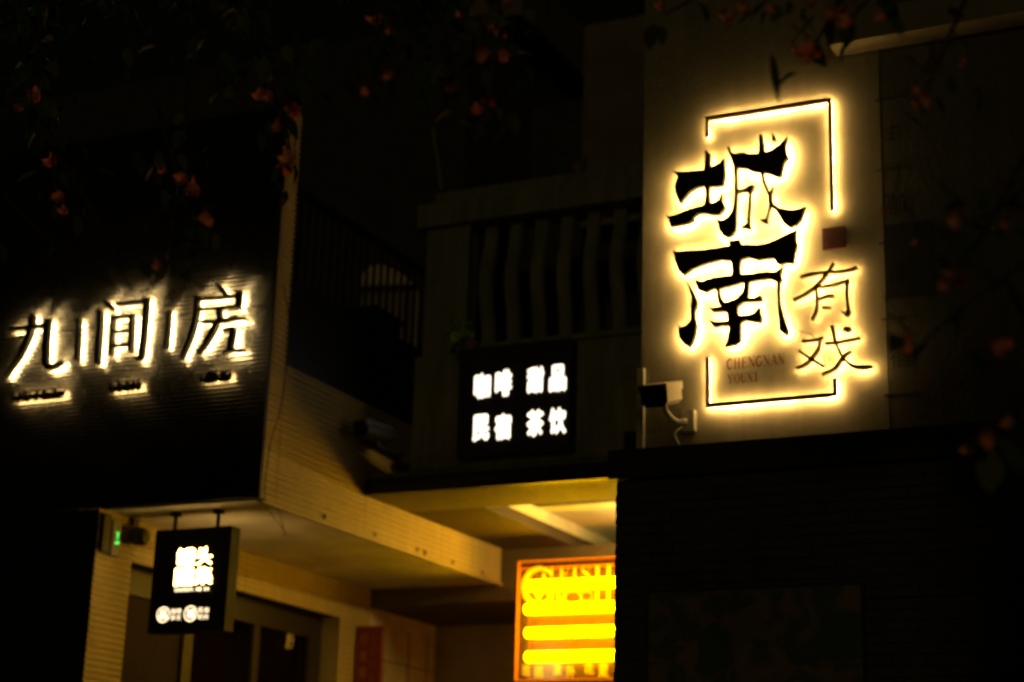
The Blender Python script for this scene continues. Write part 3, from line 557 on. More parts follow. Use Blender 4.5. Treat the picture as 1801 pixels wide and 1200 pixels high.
# soffit and door wall
box('soffit', XD-0.01, XB-0.02, YF+0.02, 13.08, ZS-0.006, ZS+0.01, M_white, shop)
dw = box('door_wall', XD-0.2, XD-0.014, 9.63, 9.80, 0, ZS-0.008, M_dark, shop)
corrugated('ribbed_sheet', 'y', XD-0.01, 9.425, 9.815, 0, ZS-0.006, 0.042, 0.007, M_clad, dw)
d2 = box('lintel', XD-0.2, XD-0.014, 9.82, 12.61, 3.572, ZS-0.008, M_dark, shop)
for a, b in ((9.817, 11.2), (11.203, 12.608)):
    corrugated('ribbed_sheet', 'y', XD-0.01, a, b, 3.56, ZS-0.006, 0.042, 0.007, M_clad, d2)
d3 = box('door_jamb_wall', XD-0.2, XD-0.014, 12.612, 13.085, 0, ZS-0.008, M_clad, shop)
corrugated('ribbed_sheet', 'y', XD-0.01, 12.61, 13.09, 0, ZS-0.006, 0.042, 0.007, M_clad, d3)
# glazed door
door = box('door_frame', XD-0.24, XD-0.17, 9.82, 9.9, 0.0, 3.56, M_wood, shop)
for i, (y0, y1, z0, z1) in enumerate(((12.42, 12.6, 0, 3.56), (9.902, 12.418, 3.38, 3.56), (10.72, 10.83, 0, 3.378), (11.62, 11.7, 0, 3.378), (9.902, 10.718, 2.52, 2.6))):
    box('door_rail', XD-0.24, XD-0.17, y0, y1, z0, z1, M_wood, door)
box('wood_panel', XD-0.215, XD-0.2, 9.901, 10.719, 0.02, 2.519, mat('door_panel', (0.03, 0.018, 0.011), 0.75, var=0.3, scale=4, stretch=(8, 8, 1), spec=0.15), door)
box('wood_panel', XD-0.215, XD-0.2, 9.901, 10.719, 2.601, 3.379, mat('door_panel', (0.03, 0.018, 0.011)), door)
for y0, y1 in ((10.83, 11.62), (11.7, 12.42)):
    box('glass_pane', XD-0.212, XD-0.204, y0+0.001, y1-0.001, 0.02, 3.379, M_glass, door)
for i, (ch, y0, y1) in enumerate((('J', 12.115, 12.148), ('1', 12.156, 12.176), ('9', 12.186, 12.232))):
    glyph('door_number', ch, y0, y1, 3.255, 3.40, XD-0.202, mat('number_cream', (0.75, 0.6, 0.35), 0.6), door, face='alley')
box('room_back_wall', -9.3, -9.25, 9.65, 13.0, 0, ZS-0.02, M_room, shop)
box('room_side_wall', -9.24, XD-0.21, 13.0, 13.06, 0, ZS-0.02, M_room, shop)
box('room_counter', -8.6, -8.3, 10.4, 11.9, 0, 3.15, mat('room_shelf', (0.16, 0.10, 0.06), 0.6, var=0.2), shop)
# balcony over the overhang
box('balcony_fascia', XB-0.14, XB-0.03, 9.69, 13.0, 4.822, 5.44, M_blackm, shop)
box('balcony_floor', -11.8, XB-0.15, 9.7, 13.0, 5.3, 5.4, M_dark, shop)
rl = box('balcony_railing', XB-0.11, XB-0.06, 9.69, 13.0, 6.12, 6.16, M_blackm, shop)
box('bottom_rail', XB-0.10, XB-0.07, 9.69, 13.0, 5.46, 5.485, M_blackm, rl)
for k in range(31):
    y = 9.78+k*0.104
    box('bar', XB-0.094, XB-0.076, y, y+0.018, 5.486, 6.119, M_blackm, rl)
box('rear_wall', -11.8, XB-0.3, 13.0, 13.15, 4.82, 9.05, M_dark, shop)
box('roof_band', -7.0, -6.43, 13.16, 18.5, 9.07, 9.56, M_far, shop)
box('upper_wall', -11.8, -6.7, 13.17, 18.4, 4.4, 9.06, M_dark, shop)

# pale rounded screen behind the bars
pts = [(0.0, 5.55), (1.0, 5.55), (1.0, 6.03), (0.9, 6.10), (0.72, 6.16), (0.5, 6.20), (0.3, 6.215), (0.12, 6.19), (0.0, 6.12)]
V = [(-6.95+.29*s, 11.5+.40*s, z) for s, z in pts]+[(-6.98+.29*s, 11.52+.40*s, z) for s, z in pts]
n = len(pts)
scr = empty('balcony_screen', (-6.8, 11.7, 5.4), 'pale round-shouldered cloth screen standing behind the balcony bars', 'screen')
mesh_obj('cloth_panel', V, [tuple(range(n)), tuple(range(2*n-1, n-1, -1))]+[(i, (i+1) % n, n+(i+1) % n, n+i) for i in range(n)], M_cloth, scr)
for s in (.04, .93):
    x, y = -6.955+.29*s, 11.515+.40*s
    box('foot', x-.02, x+.01, y-.01, y+.02, 5.4, 5.549, M_wood, scr)
t = empty('balcony_table', (-6.65, 11.3, 5.4), 'low dark table in front of the pale screen behind the balcony bars', 'table')
box('table_top', -6.80, -6.54, 11.02, 11.48, 5.62, 5.66, M_wood, t)
for y in (11.05, 11.42):
    box('leg', -6.78, -6.74, y, y+0.03, 5.4, 5.62, M_wood, t)
    box('leg', -6.60, -6.56, y, y+0.03, 5.4, 5.62, M_wood, t)
box('apron', -6.78, -6.57, 11.082, 11.418, 5.53, 5.619, M_wood, t)

# ------------------------------------------------------------------ alley canopy
cn = empty('alley_canopy', (-5.2, 11.5, 4.1), 'flat black-edged canopy spanning the alley between the two shops', 'canopy')
bm_ = box('front_beam', XB+0.012, -3.95, 10.82, 10.845, 4.165, 4.248, M_blackm, cn)
box('top_flange', XB+0.008, -3.95, 10.80, 10.9, 4.249, 4.262, M_blackm, cn)
box('bottom_flange', XB+0.008, -3.95, 10.80, 10.87, 4.150, 4.164, M_blackm, cn)
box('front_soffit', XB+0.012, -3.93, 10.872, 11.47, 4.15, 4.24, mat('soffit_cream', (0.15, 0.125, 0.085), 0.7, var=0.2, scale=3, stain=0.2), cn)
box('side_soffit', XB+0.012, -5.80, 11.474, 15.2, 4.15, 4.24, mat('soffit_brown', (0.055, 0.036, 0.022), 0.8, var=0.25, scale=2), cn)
box('recess_side', -5.84, -5.795, 11.474, 15.2, 4.241, 4.55, M_white, cn)
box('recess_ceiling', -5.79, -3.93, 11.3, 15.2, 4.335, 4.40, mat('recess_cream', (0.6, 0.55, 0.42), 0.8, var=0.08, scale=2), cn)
box('top_deck', XB+0.012, -3.93, 10.905, 11.28, 4.242, 4.32, M_midwall, cn)

# alley beyond the canopy
al = empty('alley_back_rooms', (-6.2, 14.5, 0), 'plain rooms closing the far end of the alley under the canopy', 'building')
sw_ = box('side_wall', -7.9, -7.7, 13.12, 14.36, 0, 3.72, M_white, al)
for y in (13.42, 13.86, 14.2):
    box('panel_joint', -7.699, -7.695, y, y+0.008, 0, 3.6, M_dark, sw_)
box('panel_joint', -7.699, -7.695, 13.12, 14.35, 3.30, 3.308, M_dark, sw_)
box('end_wall', -7.9, -3.93, 14.37, 14.55, 0, 3.72, mat('end_wall_grey', (0.22, 0.2, 0.15), 0.85, var=0.25, scale=2), al)
box('dropped_ceiling', -7.9, -3.93, 13.11, 14.56, 3.722, 3.80, mat('ceiling_dark', (0.09, 0.07, 0.045), 0.85, var=0.25, scale=2), al)
box('header', -7.9, -3.93, 13.105, 13.25, 3.801, 4.148, mat('ceiling_dark', (0.1, 0.08, 0.05), 0.85), al)

# ------------------------------------------------------------------ balcony bay over the canopy
bay = empty('balcony_bay', (-5.0, 11.1, 4.32), 'grey rendered balcony with bellied balusters above the black canopy', 'balcony')
YB = 10.9
box('parapet', -6.11, -3.81, YB, YB+0.16, 4.322, 5.17, M_midwall, bay)
box('pier', -6.06, -5.73, YB+0.01, YB+0.2, 5.172, 6.155, M_midwall, bay)
box('pier_edge', -5.728, -5.70, YB-0.012, YB+0.02, 5.172, 6.15, M_midwall, bay)
box('ledge', -6.125, -3.81, YB-0.05, YB+0.24, 6.157, 6.345, M_midwall, bay, bev=0.006)
box('ledge_cap', -6.01, -3.81, YB+0.0, YB+0.24, 6.347, 6.44, M_midwall, bay, bev=0.006)
box('sill', -5.727, -3.81, YB-0.03, YB+0.2, 5.172, 5.215, M_midwall, bay)
def baluster(x):
    rows = []
    for k in range(19):
        z = 5.217+(6.155-5.217)*k/18; t = k/18
        b = 0.08*math.exp(-((t-0.52)/0.27)**2)
        rows.append((z, b))
    V, F = [], []
    for z, b in rows:
        for dx, dy in ((-.05, 0), (-.042, -.02), (.042, -.02), (.05, 0), (.05, .03), (-.05, .03)):
            V.append((x+dx, YB+0.1-b+dy, z))
    n = 6
    for i in range(len(rows)-1):
        for k in range(n): F.append((i*n+k, i*n+(k+1) % n, (i+1)*n+(k+1) % n, (i+1)*n+k))
    F += [tuple(range(n)), tuple((len(rows)-1)*n+k for k in range(n))]
    mesh_obj('baluster', V, F, M_midwall, bay)
for k in range(8): baluster(-5.57+0.205*k)
box('bay_room_wall', -6.08, -3.81, 12.3, 12.4, 4.33, 7.7, M_dark, bay)
box('bay_side_wall', -5.98, -5.9, 11.15, 12.29, 6.45, 7.7, M_dark, bay)
box('upper_jamb', -5.3, -3.81, 12.0, 12.29, 6.45, 8.2, M_far, bay)
dp = tube('drain_pipe', curve_pts([(-6.03, 10.86, 6.95), (-6.0, 10.86, 6.8), (-5.96, 10.86, 6.6), (-5.94, 10.87, 6.44)], 4), 0.018, mat('pipe_green', (0.12, 0.16, 0.1), 0.6), bay)

# ------------------------------------------------------------------ right building
cb = empty('theatre_shop_building', (-2.0, 11.0, 0), 'shop on the right with pale plaster above and dark stone below', 'building')
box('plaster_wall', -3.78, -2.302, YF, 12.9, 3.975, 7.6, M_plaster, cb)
uw = box('dark_wall', -2.30, 3.2, YF+.001, 12.9, 3.975, 7.6, mat('dark_brown_wall', (0.085, 0.08, 0.052), 0.85, var=0.2, scale=3, bump=0.14, bscale=30, stain=0.15), cb)  # darker brown wall surface right of the pale plaster
lo = box('lower_wall', -3.90, 3.2, 9.43, 15.2, 0, 3.80, M_stone, cb)
fa = box('fascia', -3.93, 3.2, 9.36, 9.6, 3.802, 3.972, M_blackm, cb)
box('fascia_return', -3.93, -3.80, 9.602, 12.8, 3.802, 4.14, M_blackm, cb)
box('edge_trim', -3.795, -3.755, 9.465, 9.498, 3.976, 4.49, M_cctv, cb)
box('eave_slab', -2.55, 3.2, 9.33, 9.497, 6.31, 6.5, M_plaster, cb, bev=0.004)
# stone strips on the lower front, those in view one by one
random.seed(11)
var = []
for k in range(6):
    L_, D_ = random.uniform(.2, .38), random.uniform(.006, .028)
    v, f = box_vf(0, 1, -D_, 0, 0.002, 0.056)
    v = [(x, y*(0.6+0.7*random.random()) if y < 0 else y, z) for x, y, z in v]
    me = bpy.data.meshes.new('stone_strip'); me.from_pydata([Vector(q) for q in v], [], f); me.materials.append(M_stone); var.append(me)
rest = []
z = 0.0; row = 0
while z < 3.74:
    x = -3.90-random.uniform(0, .0)
    while x < 3.15:
        ln = min(random.uniform(.16, .42), 3.19-x)
        hide = (-3.69 < x and x+ln < -2.44 and z < 3.06)
        if z >= 2.55 and x < -1.35 and not hide:
            o = bpy.data.objects.new('stone_strip', random.choice(var)); COL.objects.link(o)
            o.parent = lo; o.location = Vector((x+.002, 9.4295, z))-ORG[lo]; o.scale = (ln-.004, 1, 1)
        elif not hide:
            d = random.uniform(.006, .028)
            rest.append(box_vf(x+.002, x+ln-.002, 9.4295-d, 9.4295, z+.002, z+.056))
        x += ln
    z += 0.06; row += 1
mesh_obj('stone_facing', *merge(rest), M_stone, lo, kind='stuff')
# black painted menu column
for ch, z, w in (('主', 5.775, .085), ('咖', 5.331, .12), ('民', 4.905, .085), ('宿', 4.42, .115)):
    glyph('painted_character', ch, -2.232-w/2, -2.232+w/2, z-w*.58, z+w*.58, YF-0.002, M_ink, uw)
for z in (5.985, 5.547, 5.10, 4.643, 4.202):
    box('painted_rule', -2.33, -2.13, YF-0.002, YF-0.0005, z-.004, z+.004, M_ink, uw)
bp_ = box('dark_plaque', -2.295, -2.02, YF-0.012, YF-0.001, 4.754, 5.201, mat('plaque', (0.03, 0.03, 0.024), 0.7), uw)
glyph('plaque_character', '民', -2.275, -2.185, 4.85, 4.96, YF-0.0135, M_ink, bp_)

# poster on the dark stone
po = empty('wall_poster', (-3.06, 9.37, 2.0), 'wide framed poster with a murky printed picture hung on the dark stone wall', 'poster')
box('backing', -3.672, -2.456, 9.37, 9.398, 1.9, 3.13, M_poster, po)
for a in ((-3.69, -3.673, 1.9, 3.13), (-2.455, -2.438, 1.9, 3.13), (-3.69, -2.438, 3.131, 3.146), (-3.69, -2.438, 1.884, 1.899)):
    box('frame_edge', a[0], a[1], 9.362, 9.4, a[2], a[3], M_blackm, po)

# ------------------------------------------------------------------ halo-lit sign of the right building
def inset(poly, d):
    n = len(poly); area = sum(poly[i][0]*poly[(i+1) % n][1]-poly[(i+1) % n][0]*poly[i][1] for i in range(n))
    sg = 1 if area > 0 else -1; out = []
    for i in range(n):
        a, b, c = Vector(poly[i-1]), Vector(poly[i]), Vector(poly[(i+1) % n])
        t1 = (b-a).normalized(); t2 = (c-b).normalized()
        nn = Vector((-t1.y-t2.y, t1.x+t2.x))
        nn = nn.normalized()*sg if nn.length > 1e-4 else Vector((0, 0))
        out.append(tuple(b+nn*d))
    return out
def character(sign, name, key, y_front, thick, led, label=None, mtl=None, ledgap=0.002):
    root = None
    for k, poly in enumerate(OUTLINES[key]):
        dy = 0.0012*k
        V, F = prism_front(poly, y_front-dy, y_front+thick-dy)
        o = mesh_obj(name if root is None else 'stroke', V, F, mtl or M_letter, sign if root is None else root)
        if root is None: root = o
        yb = y_front+thick+ledgap-dy
        ip = inset(poly, 0.0035)
        mesh_obj('led_backing', [(x, yb, z) for x, z in ip], [tuple(range(len(ip)))], led, root)
    if label: root['label'] = label
    return root
hs = empty('halo_sign', (-3.0, 9.45, 4.2), 'large backlit sign of bold black calligraphic characters inside a broken frame on plaster', 'sign')
for nm, key, led, mt, lb in (('character', 'CHENG', M_led, M_letter, 'black bold character at the top of the sign'), ('character', 'NAN', M_led, M_letter, 'black bold character with wide crossbar below the first'),
                     ('character', 'YOU', M_led_thin, M_bronze, 'thin upright character on the right'), ('character', 'XI', M_led_thin, M_bronze, 'thin character with crossing strokes at lower right')):
    character(hs, nm, key, YF-.065, .034, led, lb, mt)
W_ = 0.009
def frame(path):
    root = None
    for k in range(len(path)-1):
        (x0, z0), (x1, z1) = path[k], path[k+1]
        a, b = sorted((x0, x1)); c, d = sorted((z0, z1))
        e = W_ if k % 2 == 0 else 0
        if abs(x1-x0) < 0.02: r = (a-W_, b+W_, c-W_, d+W_)
        else: r = (a+W_+.001, b-W_-.001, c-W_, d+W_)
        o = box('frame_bar', r[0], r[1], YF-.065, YF-.031, r[2], r[3], M_bronze, hs)
        mesh_obj('led_backing', [(r[0], YF-.029, r[2]), (r[1], YF-.029, r[2]), (r[1], YF-.029, r[3]), (r[0], YF-.029, r[3])], [(0, 1, 2, 3)], M_led_bar, o)
frame([(-3.347, 5.905), (-3.347, 6.02), (-2.585, 6.012), (-2.585, 5.33)])
frame([(-3.347, 4.50), (-3.347, 4.215), (-2.592, 4.219), (-2.592, 4.30)])
for x, z in ((-3.1, 6.02), (-2.7, 6.02), (-2.585, 5.7), (-3.347, 4.42), (-3.15, 4.215), (-2.8, 4.215)):
    box('stand_off', x-.004, x+.004, YF-.030, YF-.0005, z-.004, z+.004, M_bronze, hs)
u = -3.247
for ch in 'CHENGNAN':
    w = 0.0425; serif('pinyin_letter', ch, u, u+w*.92, 4.436, 4.502, YF-.003, M_pinyin, hs, 1.1); u += w+.002
u = -3.241
for ch in 'YOUXI':
    w = 0.038 if ch != 'I' else .026; serif('pinyin_letter', ch, u, u+w*.9, 4.348, 4.406, YF-.003, M_pinyin, hs, 1.1); u += w+.002
se = box('red_seal', -2.658, -2.523, YF-.014, YF-.001, 5.097, 5.229, M_red, hs)
for k, (ch, x, z) in enumerate((('有', -2.60, 5.165), ('戏', -2.60, 5.105), ('城', -2.65, 5.165), ('南', -2.65, 5.105))):
    glyph('seal_character', ch, x, x+.045, z, z+.05, YF-.0155, mat('seal_dark', (0.09, 0.01, 0.008), 0.7), se)

# ------------------------------------------------------------------ halo-lit hotel sign on the black wall
ho = empty('hotel_sign', (-7.6, 9.42, 4.6), 'backlit black characters with small latin letters on the black ribbed wall', 'sign')
for key, lb in (('JIU', 'first large character, two long strokes and a hook'), ('BAR_A', 'upright divider bar left of the middle character'), ('JIAN', 'middle large character with a boxed centre'), ('BAR_B', 'upright divider bar right of the middle character'), ('FANG', 'last large character nearest the wall corner')):
    character(ho, 'character' if 'BAR' not in key else 'divider_bar', key, YF-.062, .042, M_led_left, lb, ledgap=.001)
def small_word(word, x0, x1, z0, z1):
    n = len(word); st = (x1-x0)/n
    for k, ch in enumerate(word):
        a = x0+k*st; b = a+st*.84
        g = glyph('small_letter', ch, a, b, z0, z1, YF-.036, M_letter, ho, bold=0.015, thick=.022)
    rail = box('letter_rail', x0-.006, x1, YF-.034, YF-.024, z0+.02, z1-.02, M_letter, ho)
    mesh_obj('led_backing', [(x0, YF-.022, z0+.024), (x1-.006, YF-.022, z0+.024), (x1-.006, YF-.022, z1-.024), (x0, YF-.022, z1-.024)], [(0, 1, 2, 3)], mat('led_small', (0.9, 0.85, 0.7), 0.5, emit=(1.0, 0.60, 0.20), estr=150), rail)
small_word('HOTEL', -8.56, -8.10, 4.672, 4.755)
small_word('ROOM', -7.71, -7.44, 4.668, 4.748)
small_word('NINE', -6.945, -6.70, 4.668, 4.748)

# ------------------------------------------------------------------ black lightbox with eight cut-out characters
lb = empty('lightbox_sign', (-5.25, 10.83, 4.36), 'square black lightbox with eight glowing white characters on the balcony parapet', 'sign')
box('case', -5.682, -4.815, 10.78, 10.899, 4.362, 5.155, M_sign, lb, bev=0.004)
bar = {'咖': (-5.558, 4.769, 4.969), '啡': (-5.392, 4.771, 4.979), '甜': (-5.146, 4.775, 4.976), '品': (-4.976, 4.770, 4.976),
       '民': (-5.556, 4.463, 4.668), '宿': (-5.386, 4.460, 4.661), '茶': (-5.139, 4.466, 4.669), '饮': (-4.969, 4.468, 4.670)}
for ch, (x, z0, z1) in bar.items():
    glyph('character', ch, x+.004, x+.131, z0+.006, z1-.006, 10.779, M_face, lb, bold=0.05, thick=0.004)

# ------------------------------------------------------------------ hanging double-sided sign
hg = empty('hanging_sign', (-7.05, 9.72, 3.05), 'black hanging lightbox on two pipes under the white soffit with white lettering', 'sign')
YH = 9.67
box('case', -7.365, -6.75, YH, YH+.11, 3.045, 3.74, M_sign, hg, bev=0.006)
for x in (-7.25, -6.90):
    pp = tube('pipe', [(x, YH+.055, 3.742), (x, YH+.055, ZS-.012)], 0.014, M_blackm, hg, 10)
    tube('flange', [(x, YH+.055, ZS-.03), (x, YH+.055, ZS-.0065)], 0.04, M_blackm, pp, 14)
def disc(name, cx, cz, r0, r1, y, material, parent):
    n = 28; V = []; F = []
    for i in range(n):
        a = 2*math.pi*i/n
        V += [(cx+r0*math.cos(a), y, cz+r0*math.sin(a)), (cx+r1*math.cos(a), y, cz+r1*math.sin(a))]
    F = [(2*i, 2*i+1, (2*i+3) % (2*n), (2*i+2) % (2*n)) for i in range(n)]
    return mesh_obj(name, V, F, material, parent)
for side, y in (('front', YH-.0015), ('back', YH+.1115)):
    mx = (lambda a, b: (a, b)) if side == 'front' else (lambda a, b: (-14.115-b, -14.115-a))
    for ch, a, b, z0, z1, bo in (('罐', -7.172, -7.022, 3.482, 3.606, .05), ('圖', -7.177, -7.027, 3.350, 3.474, .05), ('头', -7.014, -6.886, 3.485, 3.606, .02), ('集', -7.020, -6.87, 3.354, 3.474, .015)):
        p, q = mx(a, b); glyph('character', ch, p, q, z0, z1, y, M_face2, hg, bold=bo, face=side)
    for k in range(13):
        if k in (7, 10): continue
        p, q = mx(-7.166+k*.0215, -7.166+k*.0215+.016)
        glyph('caption_letter', 'CHAFEOAMRITEA'[k], p, q, 3.314, 3.338, y, M_face3, hg, bold=.02, face=side)
    for cx, ch in ((-7.243, '品'), (-7.024, '福')):
        p, q = mx(cx-.03, cx+.03); c = (p+q)/2
        r = disc('logo_ring', c, 3.165, .045, .052, y, M_face3, hg)
        glyph('logo_character', ch, p, q, 3.136, 3.194, y, M_face3, r, bold=.02, face=side)
    for x0, word in ((-7.182, '咖啡茶饮'), (-6.963, '民宿前台')):
        for k, ch in enumerate(word):
            a = x0+(k % 2)*.045; z = 3.168-(k//2)*.042
            p, q = mx(a, a+.038); glyph('caption_character', ch, p, q, z, z+.034, y, M_face3, hg, face=side)

# ------------------------------------------------------------------ yellow tube sign in the alley
ne = empty('tube_sign', (-5.3, 12.6, 3.0), 'glowing yellow tube sign on orange acrylic half hidden by the dark corner wall', 'sign')
KN = 12.6/10.93
def SX(x): return x*KN
def SZ(z): return 1.6+(z-1.6)*KN
NX0, NX1, NZ0, NZ1, NY = SX(-5.235), -4.75, SZ(2.835), SZ(3.632), 12.62
box('panel', NX0, NX1, NY, NY+.008, NZ0, NZ1, M_acryl, ne)
for a in ((NX0-.007, NX0-.001, NZ0, NZ1), (NX1+.001, NX1+.012, NZ0, NZ1), (NX0-.007, NX1+.012, NZ1+.001, NZ1+.007), (NX0-.007, NX1+.012, NZ0-.007, NZ0-.001)):
    box('panel_edge', a[0], a[1], NY-.03, NY+.012, a[2], a[3], M_edge, ne)
box('top_lip', NX0, NX1, NY-.028, NY-.001, NZ1-.055, NZ1-.05, M_edge, ne)
box('inner_line', NX0+.095, NX0+.1, NY-.003, NY-.001, NZ0, NZ1-.056, M_edge, ne)
for zc, x0 in ((3.462, -5.15), (3.302, -5.165), (3.142, -5.155), (2.982, -5.15)):
    zc, x0 = SZ(zc), SX(x0)
    tb = tube('tube', [(x0, NY-.055, zc), (x0+.012, NY-.055, zc), (-4.81, NY-.058, zc), (-4.80, NY-.058, zc)], [.024, .038, .038, .024], M_neon, ne, 14)
    for x in (x0+.05, -4.86):
        box('tube_holder', x, x+.012, NY-.014, NY-.0005, zc-.012, zc+.012, M_edge, tb)
for ch, x0, x1, z0, z1 in (('G', -5.218, -4.955, 3.331, 3.60), ('A', -5.097, -5.012, 3.410, 3.557), ('E', -4.941, -4.866, 3.485, 3.593), ('I', -4.85, -4.80, 3.485, 3.590), ('S', -4.782, -4.708, 3.485, 3.593), ('H', -4.685, -4.55, 3.332, 3.592), ('A', -4.53, -4.38, 3.332, 3.592)):
    serif('engraved_letter', ch, SX(x0), SX(x1), SZ(z0), SZ(z1), NY-.0025 - (.002 if ch == 'A' and x0 < -5 else 0), M_engr, ne, .85)
for ch, x0, x1, z0, z1 in (('V', -5.132, -5.045, 3.362, 3.430), ('N', -4.953, -4.893, 3.333, 3.419), ('O', -4.890, -4.776, 3.329, 3.421), ('O', -4.773, -4.690, 3.352, 3.416)):
    x0, x1, z0, z1 = SX(x0), SX(x1), SZ(z0), SZ(z1)
    if ch == 'O':
        cx, cz, rx, rz = (x0+x1)/2, (z0+z1)/2, (x1-x0)/2, (z1-z0)/2
        tube('outline_letter', [(cx+rx*math.cos(2*math.pi*k/20), NY-.005, cz+rz*math.sin(2*math.pi*k/20)) for k in range(21)], .003, M_engr, ne, 5)
    else:
        glyph('outline_letter', ch, x0, x1, z0, z1, NY-.0045, M_engr, ne, bold=-.03)
for ch, x0, x1, z0, z1 in (('瑰', -5.199, -5.140, 2.862, 2.94), ('阁', -5.104, -5.047, 2.848, 2.925), ('波', -4.970, -4.906, 2.864, 2.936), ('外', -4.875, -4.807, 2.845, 2.928), ('花', -4.743, -4.672, 2.865, 2.935), ('夏', -4.641, -4.570, 2.847, 2.930)):
    glyph('engraved_character', ch, SX(x0), SX(x1), SZ(z0), SZ(z1), NY-.0025, M_engr, ne)
for z in (3.2, 3.7):
    box('wall_bracket', NX1+.013, -3.901, NY-.02, NY+.01, z, z+.03, M_blackm, ne)

# lamp of the alley, round the corner
lp = empty('tube_lamp', (-4.6, 11.9, 4.05), 'tube lamp hung under the recessed alley ceiling just behind the dark corner wall', 'lamp')
box('housing', -4.81, -4.75, 11.76, 13.06, 4.03, 4.055, M_cctv, lp)
tube('lamp_tube', [(-4.78, 11.82, 4.085), (-4.78, 13.0, 4.085)], .018, M_lamp, lp, 10)
for y in (11.78, 13.04): tube('hanger', [(-4.78, y, 4.055), (-4.78, y, 4.334)], .005, M_cctv, lp, 6)

# ------------------------------------------------------------------ security cameras
def oriented(parts_fn, loc, d):
    """frame with local -y along the viewing direction d"""
    f = Vector(d).normalized(); r_ = f.cross(Vector((0, 0, 1))).normalized(); u_ = r_.cross(f)
    return lambda p: Vector(loc)+r_*p[0]+(-f)*p[1]+u_*p[2]
def cctv(loc, d, box_at, box_face, label, shade, size=1.0):
    e = empty('security_camera', tuple(box_at), label, 'camera', 'security cameras over the alley mouth')
    T0 = oriented(None, loc, d)
    T = lambda p: T0((p[0]*size, p[1]*size, p[2]*size))
    def part(name, vf, m_, par, sm=False, bv=0):
        o = mesh_obj(name, [T(v) for v in vf[0]], vf[1], m_, par, smooth=sm)
        if bv: bevel(o, bv, 3)
        return o
    def octo(w, h, y0, y1, z, ch):
        P = [(-w+ch, -h), (w-ch, -h), (w, -h+ch), (w, h-ch), (w-ch, h), (-w+ch, h), (-w, h-ch), (-w, -h+ch)]
        V = [(x, y0, z+q) for x, q in P]+[(x*0.94, y1, z+q*.94) for x, q in P]
        return V, [tuple(range(8)), tuple(range(15, 7, -1))]+[(i, (i+1) % 8, 8+(i+1) % 8, 8+i) for i in range(8)]
    b = part('body', octo(.062, .05, -.10, .16, 0, .02), shade, e)
    part('lens_window', octo(.064, .052, -.118, -.101, 0, .022), M_glossb, b)
    V, F = tube_vf([(0, -.119, 0), (0, -.123, 0)], .024, 16)
    part('lens', (V, F), mat('lens_glass', (0.01, 0.01, 0.015), 0.05), b, True)
    for sx in (-.042, .042):
        for sz in (-.03, .03):
            V, F = tube_vf([(sx, -.119, sz), (sx, -.121, sz)], .008, 8)
            part('infrared_led', (V, F), mat('ir_led', (0.05, 0.02, 0.02), 0.2), b)
    hv = []
    for y in (-.135, .14):
        hv += [(-.072, y, .02), (-.072, y, .058), (.072, y, .058), (.072, y, .02), (.067, y, .02), (.067, y, .053), (-.067, y, .053), (-.067, y, .02)]
    part('sun_hood', (hv, [tuple(range(8)), tuple(range(15, 7, -1))]+[(i, (i+1) % 8, 8+(i+1) % 8, 8+i) for i in range(8)]), shade, e)
    a = T((0, .06, -.05)); bx = Vector(box_at)
    mid = (a+bx)/2+Vector((0, 0, -.05))
    tube('arm', curve_pts([a, T((0, .07, -.085)), mid, bx+Vector(box_face)*.03], 5), .017, shade, e, 10)
    return e, bx
e, b = cctv((-3.560, 9.25, 4.247), (0.06, -.95, -.30), (-3.47, 9.455, 4.13), (0, -1, 0), 'white security camera on the lit plaster beside the glowing frame', M_cctv, 1.2)
o = box('junction_box', -3.51, -3.43, 9.445, 9.499, 4.075, 4.205, M_cctv, e, bev=.006)
tube('cable', curve_pts([(-3.50, 9.44, 4.10), (-3.53, 9.40, 4.05), (-3.52, 9.46, 3.99), (-3.50, 9.49, 3.975)], 5), .006, M_cctv, e, 6)
e, b = cctv((-6.27, 10.62, 4.56), (-.30, -.92, .02), (-6.15, 10.96, 4.47), (-1, 0, 0), 'dim grey security camera in the gap left of the balcony parapet', mat('camera_grey', (0.11, 0.105, 0.08), 0.5))
box('junction_box', -6.20, -6.111, 10.91, 11.02, 4.38, 4.56, mat('camera_grey', (0.11, 0.105, 0.08)), e, bev=.006)
tube('cable', curve_pts([(-6.19, 10.9, 4.4), (-6.24, 10.86, 4.36), (-6.22, 10.9, 4.33), (-6.15, 10.95, 4.328)], 5), .006, M_cable, e, 6)

# ------------------------------------------------------------------ small things by the door
gd = empty('queue_display', (XD, 9.55, 3.55), 'slim wall box with two green digits on the cream pillar', 'display')
box('case', XD+.001, XD+.04, 9.53, 9.62, 3.56, 3.80, mat('display_case', (0.25, 0.24, 0.17), 0.6), gd, bev=.004)
box('side_plate', XD+.001, XD+.03, 9.44, 9.525, 3.57, 3.83, M_blackm, gd, bev=.004)
def seg(y0, y1, z0, z1): return box_vf(XD+.0405, XD+.042, y0, y1, z0, z1)
mesh_obj('green_digit', *merge([seg(9.578, 9.588, 3.685, 3.715), seg(9.56, 9.60, 3.717, 3.722), seg(9.578, 9.588, 3.675, 3.683)]), M_green, gd)
mesh_obj('green_digit', *merge([seg(9.565, 9.60, 3.645, 3.655), seg(9.56, 9.572, 3.64, 3.644), seg(9.59, 9.603, 3.656, 3.664)]), M_green, gd)
sp = empty('wall_speaker', (XD, 9.82, 3.66), 'small dark round speaker on the cream wall left of the hanging sign', 'speaker')
V, F = tube_vf([(XD+.005, 9.80, 3.735), (XD+.03, 9.80, 3.735), (XD+.10, 9.79, 3.725), (XD+.12, 9.788, 3.722)], [.05, .065, .06, .045], 18)
mesh_obj('housing', V, F, mat('speaker_grey', (0.06, 0.055, 0.04), 0.6), sp, smooth=True)
